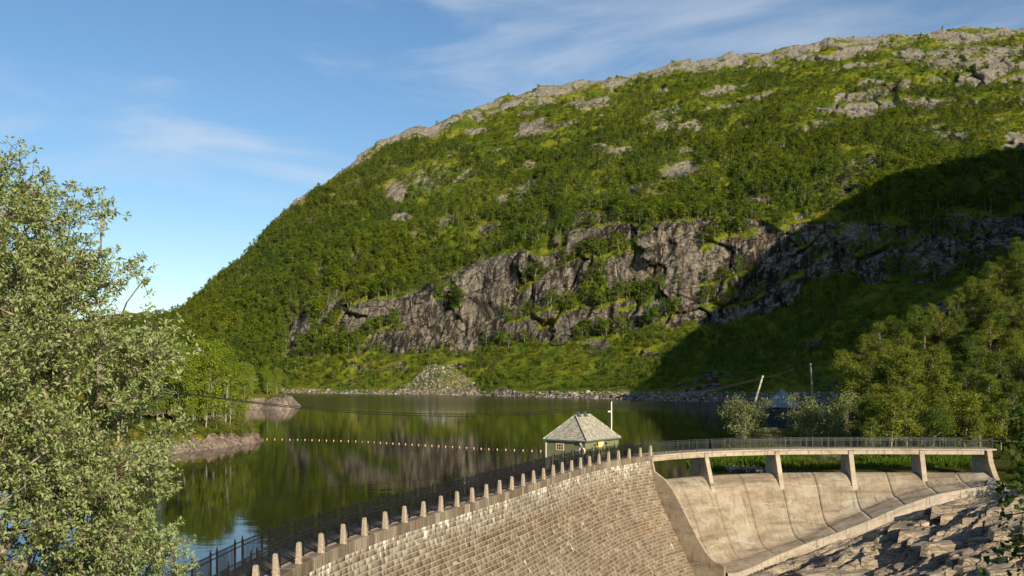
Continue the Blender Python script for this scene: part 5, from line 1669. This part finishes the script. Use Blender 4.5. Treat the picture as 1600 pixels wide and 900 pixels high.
# willows by the boathouse and along the lake behind the bridge
def ground_right(px, Y):
    x = (px - 800) / F * Y
    return (x, Y, float(right_z(np.array([x]), np.array([Y]))[0]) - 0.1)
for px, Y, h, w, pr, lab in ((1163, 150, 1.36, 1.25, 0, 'pale willow bush at the water edge left of the boathouse'),
                             (1256, 146, 1.45, 1.2, 1, 'large grey-green willow in front of the boathouse'),
                             (1322, 140, 1.62, 1.15, 2, 'tall silvery willow right of the boathouse behind the bridge railing'),
                             (1408, 138, 0.95, 1.1, 1, 'low round willow bush behind the middle of the bridge'),
                             (1208, 148, 0.42, 1.1, 2, 'dark low willow bush between two taller willows by the boathouse')):
    plant_tree('willow_bush', WIL[pr], ground_right(px, Y), (w, h), pr * 1.7 + px, lab, 'bush')
for k, (px, Y, h, w, lab) in enumerate(((1290, 113.5, 0.34, 0.75, 'low leafy shrub seen under the bridge between the second and third piers'),
                                       (1350, 114, 0.32, 0.7, 'low leafy shrub seen under the bridge right of the third pier'),
                                       (1262, 114.5, 0.28, 0.6, 'small leafy shrub seen under the bridge just right of the second pier'),
                                       (1405, 116, 0.42, 0.7, 'leafy shrub seen under the bridge left of the fourth pier'))):
    plant_tree('shore_shrub', GBU[k % 2] if k != 0 else WIL[0], ground_right(px, Y), (w, h), k * 2.0, lab, 'shrub')
for k, (x, Y, h, w, lab) in enumerate(((55.5, 90, 1.2, 1.0, 'dark bush beside the bridge abutment at the right edge'),
                                       (57.5, 84, 1.2, 1.1, 'dense bush on the rocks at the right edge below the bridge'),
                                       (58.0, 101, 0.8, 1.0, 'leafy bush growing behind the right end of the bridge'),
                                       (62.0, 95, 1.2, 1.2, 'tall bush behind the bridge abutment at the right edge'))):
    z = max(float(bed_z(np.array([x]), np.array([Y]))[0]) if Y < 97 else float(right_z(np.array([x]), np.array([Y]))[0]), -3)
    plant_tree('bank_bush', GBU[k % 2], (x, Y, z - .1), (w, h), k * 1.3, lab, 'bush')

# reeds and stones on the shore behind the spillway
def reeds():
    r = np.random.default_rng(8); n = 22000
    x = r.uniform(21, 60, n); y = 109.5 + r.random(n) ** 1.1 * 17 + np.maximum(24.0 - x, 0) * 1.5
    z = right_z(x, y)
    pxx = 800 + F * x / y
    keep = (z > -0.45) & (fbm(x * 0.25, y * 0.25, x * 0, 3, 14) + 0.5 * (pxx < 1215) > -0.15) & ~((pxx > 1140) & (pxx < 1192) & (y < 111.5)) & (pxx < 1530)
    x, y, z = x[keep], y[keep], z[keep]; n = len(x)
    h = r.uniform(.5, 1.3, n) * np.where(800 + F * x / y < 1225, 1.15, 0.75); w = r.uniform(.02, .045, n)
    a = r.uniform(0, 6.28, n); bx, by = np.cos(a) * w, np.sin(a) * w
    lx1, ly1 = r.normal(0, .22, n) * h, r.normal(0, .22, n) * h
    V = np.stack([np.stack([x - bx, y - by, z - .1], -1), np.stack([x + bx, y + by, z - .1], -1),
                  np.stack([x + bx * .7 + lx1 * .4, y + by * .7 + ly1 * .4, z + h * .6], -1), np.stack([x + lx1, y + ly1, z + h], -1)], 1).reshape(-1, 3)
    o = obj('reed_grass', mesh_np('reed_grass', V, np.arange(4 * n).reshape(-1, 4)), L_grass, kind='stuff')
    tag(o, 'bright green reed grass on the shore seen under the bridge', 'grass')
reeds()
n = 150
x = rf.uniform(25.2, 29.6, n); y = rf.uniform(107, 111, n)
sz = rf.uniform(.15, .5, n)
scatter('shore_stones', np.stack([x, y, np.maximum(right_z(x, y), 0) + rf.uniform(0, .35, n)], -1), rf.uniform(-1, 1, (n, 3)), np.stack([sz, sz, sz * .8], -1), rf.integers(0, 5, n), STN, kind='stuff', label='heap of reddish grey stones among the reeds under the bridge', category='stones')

# ------------------------------------------------------------------ birches on the headland
PEN = make_proto(4, 500, L_pen, M_birch, h=lambda k: 11 + 0.8 * (k % 2), rad=lambda k: 2.2 + .3 * (k % 2), base=lambda k: 0.16 + .05 * (k % 2), nbr=40, nleaf=3800, size=0.25, droop=0.05, shape='birch', spread=0.15, tr=0.011)
spots = []
rh = np.random.default_rng(44)
tries = 0
while len(spots) < 52 and tries < 20000:
    tries += 1
    px = rh.uniform(150, 420) if rh.random() < 0.35 else rh.uniform(268, 408); Y = rh.uniform(128, 182)
    x = (px - 800) / F * Y
    zz, dd_ = left_z(np.array([x]), np.array([Y]))
    if dd_[0] < 3.0 or any((x - c[0]) ** 2 + (Y - c[1]) ** 2 < 2.1 ** 2 for c in spots):
        continue
    spots.append((x, Y, float(zz[0]), px, float(dd_[0])))
spots.sort(key=lambda c: c[3])
cnt = {}
for k, (x, Y, z, px, d_) in enumerate(spots):
    hmax = np.interp(px, [150, 250, 300, 335, 370, 400, 425], [1.15, 1.2, 1.25, 1.32, 1.12, 0.82, 0.6]) * rh.uniform(0.72, 1.04)
    band = 'front' if Y < 147 else ('middle' if Y < 164 else 'back')
    cnt[band] = cnt.get(band, 0) + 1
    plant_tree('shore_birch', PEN[rh.integers(0, 4)], (x, Y, z - .1), (hmax * rh.uniform(.8, 1.0), hmax), rh.uniform(0, 6.28),
               'light green birch on the rocky headland, %s in its %s row from the left' % (ORD[min(cnt[band] - 1, 29)], band), 'tree', 'birches on the headland', tuple(rh.normal(0, .05, 2)))
for k, (px, Y, s_) in enumerate(((262, 138, .5), (285, 140, .45), (318, 143.5, .42), (352, 148, .5), (378, 153, .45), (300, 146, .6), (235, 136, .6), (338, 150, .6), (395, 160, .5), (365, 158, .6))):
    x = (px - 800) / F * Y; z = float(left_z(np.array([x]), np.array([Y]))[0][0])
    PB = PEN[k % 4]
    plant_tree('headland_shrub', (GBU[k % 2][0], GBU[k % 2][1]), (x, Y, z - .15), (s_ * 1.3, s_), k * 1.1, 'low green shrub above the headland rocks, %s along the shore' % ORD[k], 'shrub', 'shrubs on the headland rocks')
for k in range(20):
    px = rh.uniform(370, 436); Y = rh.uniform(330, 372)
    x = (px - 800) / F * Y; zz, dd_ = left_z(np.array([x]), np.array([Y]))
    if dd_[0] < 4.5:
        continue
    s_ = rh.uniform(.6, 1.05)
    plant_tree('point_birch', PEN[k % 4], (x, Y, float(zz[0]) - .1), (s_, s_), k, 'small birch on the rocky point beyond the headland', 'tree', 'birches on the far point')

# ------------------------------------------------------------------ foreground goat willow
def foreground_willow():
    r = np.random.default_rng(77)
    Yt = 14.2; ax = (-25 - 800) / F * Yt
    base = np.array((ax - 0.2, Yt + 0.2, float(bank_z(np.array([ax]), np.array([Yt]))[0]) - 0.2))
    root = thing('goat_willow', 'large grey-green willow tree filling the left foreground', 'tree', tuple(base))
    rowz = lambda row: HC + (Y0 - row) / F * Yt
    RR = np.array([(212, 8), (235, 28), (262, 36), (285, 80), (310, 112), (345, 135), (372, 150), (400, 200), (440, 232), (468, 218), (500, 262), (560, 298), (620, 302), (700, 296), (750, 276), (790, 296), (850, 288), (900, 306), (980, 290), (1080, 220)], float)
    def rad(z):
        row = Y0 - (z - HC) / Yt * F
        return np.interp(row, RR[:, 0], RR[:, 1]) / F * Yt, row
    C = []
    while len(C) < 1320:
        z = r.uniform(rowz(1060), rowz(200))
        R, row = rad(z)
        if r.random() > (R / 3.0) ** 1.3:
            continue
        a = r.uniform(0, 2 * math.pi); q = R * math.sqrt(r.uniform(0.10, 1.0)) * 0.97
        p = np.array((ax + q * math.cos(a), Yt + q * math.sin(a), z))
        if vnoise(*[np.array([v]) for v in p * 1.0], 5)[0] < -0.12:
            continue
        C.append(p)
    C = np.array(C)
    # explicit sprays that stand out against the sky
    spr = np.array([at(x, y, Yt + dy) for x, y, dy in ((18, 228, .2), (30, 250, -.1), (8, 262, .1), (70, 275, 0), (110, 288, .2), (68, 290, .1), (90, 305, -.2), (150, 325, .1), (168, 326, .1), (135, 300, .2), (158, 340, 0), (125, 325, -.1), (215, 405, .2), (200, 420, 0), (222, 440, .1))])
    C = np.concatenate([C, spr]); nspr = len(spr)
    # skeleton: trunk forks, limbs, then each cluster joins the nearest wood
    nodes = [base, base + np.array((.1, 0, 1.6)), base + np.array((.25, -.1, 2.8))]; par = [-1, 0, 1]
    for k in range(9):
        a = 2 * math.pi * k / 9 + r.uniform(-.3, .3); up_ = r.uniform(.9, 2.6); L = r.uniform(2.2, 3.6)
        p0, pi = (nodes[1], 1) if k % 3 == 0 else (nodes[2], 2)
        d = unit(np.array((math.cos(a), math.sin(a), up_ if k % 2 else up_ * 0.6)))
        prev = pi; p = p0
        for q in range(6):
            d = unit(d + r.normal(0, .17, 3) + np.array((0, 0, .05))); p = p + d * L / 5
            R, _ = rad(p[2]); off = p[:2] - np.array((ax, Yt)); dist = np.hypot(*off)
            if dist > R * .8:
                p[:2] = np.array((ax, Yt)) + off / dist * R * .8
            nodes.append(p.copy()); par.append(prev); prev = len(nodes) - 1
    nd = list(nodes); order = np.argsort(np.linalg.norm(C - nodes[2], axis=1)); leafnode = {}
    for k in order:
        A = np.array(nd); dist = np.linalg.norm(A - C[k], axis=1) + 0.25 * np.maximum(0, A[:, 2] - C[k][2] + .1)
        q = int(np.argmin(dist)); st = nd[q]
        if np.linalg.norm(C[k] - st) > 0.45:
            mid = (st + C[k]) / 2 + r.normal(0, .08, 3) - np.array((0, 0, .05))
            nd.append(mid); par.append(q); q = len(nd) - 1
        nd.append(C[k]); par.append(q); leafnode[k] = len(nd) - 1
    nd = np.array(nd); cntw = np.ones(len(nd))
    for k in range(len(nd) - 1, 0, -1):
        cntw[par[k]] += cntw[k]
    radw = 0.0055 * cntw ** 0.47
    radw = np.minimum(radw, 0.17)
    tm, bm = MB(), MB()
    for k in range(1, len(nd)):
        p = par[k]
        big = cntw[k] > 60
        (tm if big else bm).tube([nd[p], nd[k]], [radw[p] if big else min(radw[p], radw[k] * 1.5), radw[k]], 7 if big else 4, False)
    O = base
    for mm in (tm, bm):
        mm.v = [tuple(np.array(v) - O) for v in mm.v]
    # leaves: rosettes on short twigs
    LC, LD, TA, TB = [], [], [], []
    for k in range(len(C)):
        n = r.integers(9, 13) if k < len(C) - nspr else r.integers(4, 7)
        sp = 0.17 if k < len(C) - nspr else 0.10
        for q in range(n):
            p = C[k] + r.normal(0, sp, 3)
            R, row = rad(p[2])
            off = p[:2] - np.array((ax, Yt))
            outw = unit(np.append(off, 0.35 * np.hypot(*off) + 0.4))
            TA.append(C[k] - O); TB.append(p - O)
            m_ = r.integers(15, 21)
            dirs = unit(outw * 0.55 + r.normal(0, .75, (m_, 3)))
            LC.append(p + dirs * .02 + outw * r.uniform(-.07, .07, (m_, 1))); LD.append(dirs)
    LC, LD = np.concatenate(LC), np.concatenate(LD); n = len(LC)
    Ln = r.uniform(.055, .092, n)[:, None]; Wd = Ln * r.uniform(.17, .23, (n, 1))
    side = unit(np.cross(LD, r.normal(0, 1, (n, 3)) + np.array((0, 0, 1.4)))); nr_ = np.cross(side, LD)
    p0 = LC; p1 = LC + LD * Ln * .5 + nr_ * Ln * .05; p2 = LC + LD * Ln - nr_ * Ln * .10
    l1, r1 = p1 + side * Wd + nr_ * Wd * .45, p1 - side * Wd + nr_ * Wd * .45
    V = np.stack([p0, l1, p2, r1, p1], 1).reshape(-1, 3) - O
    i = np.arange(n)[:, None] * 5
    Fq = np.concatenate([i + np.array([[0, 4, 2, 1]]), i + np.array([[0, 3, 2, 4]])])
    obj('crown', mesh_np('crown', V, Fq), L_fore, root)
    tm.build('trunk', M_bark, root, smooth=True)
    bm.build('branches', M_bark, root, smooth=True)
    TA, TB = np.array(TA), np.array(TB); nt = len(TA)
    ud = unit(np.cross(TB - TA, np.array((0.3, 0.2, 0.93)))); vd = np.cross(unit(TB - TA), ud)
    ring = [math.cos(q) * ud + math.sin(q) * vd for q in (0, 2.094, 4.189)]
    TV = np.stack([TA + .006 * q for q in ring] + [TB + .003 * q for q in ring], 1).reshape(-1, 3)
    ti = np.arange(nt)[:, None] * 6
    obj('twigs', mesh_np('twigs', TV, np.concatenate([ti + np.array([[q, (q + 1) % 3, (q + 1) % 3 + 3, q + 3]]) for q in range(3)])), M_twig, root)
    print('willow leaves', n)
foreground_willow()

# ------------------------------------------------------------------ young birch at the right edge, close to the viewer
def sapling():
    r = np.random.default_rng(91)
    Yt = 4.7
    base = np.array(((1690 - 800) / F * Yt, Yt, float(bank_z(np.array([3.0]), np.array([Yt]))[0]) - 0.1))
    root = thing('birch_sapling', 'young birch with dark leaves reaching in at the right edge', 'sapling', tuple(base))
    top = at(1650, 520, Yt)
    m = MB(); stem = [base, at(1680, 900, Yt), at(1665, 740, Yt), top]
    m.tube([p - base for p in stem], [.022, .018, .012, .005], 6, False); m.build('stem', M_bark, root, smooth=True)
    # twig path ends with their leaf counts
    tw = [((1640, 760), (1600, 700), (1566, 585), 9, .35), ((1650, 800), (1600, 850), (1548, 868), 18, 1), ((1660, 860), (1610, 885), (1555, 890), 16, 1),
          ((1650, 700), (1610, 715), (1566, 700), 60, 1), ((1650, 690), (1605, 690), (1498, 688), 8, .5), ((1650, 730), (1612, 745), (1572, 762), 70, 1),
          ((1650, 660), (1620, 650), (1578, 655), 50, 1), ((1655, 790), (1605, 800), (1556, 808), 16, .8), ((1655, 820), (1615, 830), (1576, 836), 16, 1),
          ((1640, 760), (1590, 775), (1556, 790), 10, .7), ((1650, 900), (1610, 905), (1565, 915), 16, 1), ((1655, 840), (1620, 860), (1590, 862), 26, 1)]
    tw += [((1660, y), (1680 + r.uniform(-40, 60), y - 20), (1640 + r.uniform(0, 160), y - r.uniform(0, 60)), 70, 1) for y in range(560, 940, 24)]  # unseen twigs added out of frame, dense enough to shade the leaves in view
    T = MB(); LC, LD = [], []
    for a, b, c, n, dn in tw:
        A, B, Cc = [at(q[0], q[1], Yt + r.uniform(-.25, .25)) for q in (a, b, c)]
        T.tube([A - base, B - base, Cc - base], [.006, .004, .0018], 5, False)
        for k in range(int(n * 1.7)):
            f = r.uniform(0.3, 1.0) if dn >= .8 else r.uniform(.5, 1.0)
            p = A * (1 - f) ** 2 + 2 * f * (1 - f) * B + f * f * Cc
            d = unit(r.normal(0, 1, 3) + np.array((-.2, 0, -.45)))
            LC.append(p + r.normal(0, .04 if dn >= .8 else .008, 3)); LD.append(d)
    T.build('twigs', M_twig, root)
    LC, LD = np.array(LC), np.array(LD); n = len(LC)
    Ln = r.uniform(.026, .046, n)[:, None]; Wd = Ln * .36
    side = unit(np.cross(LD, r.normal(0, 1, (n, 3)))); nr_ = np.cross(side, LD)
    pts = [(0, 0, 0), (.28, .85, .1), (.42, 1.0, .12), (1.0, 0, -.08), (.42, -1.0, .12), (.28, -.85, .1)]
    V = np.stack([LC + LD * Ln * u + side * Wd * v + nr_ * Ln * w for u, v, w in pts], 1).reshape(-1, 3) - base
    obj('leaves', mesh_np('leaves', V, np.arange(6 * n).reshape(-1, 6)), L_sprig, root)
sapling()
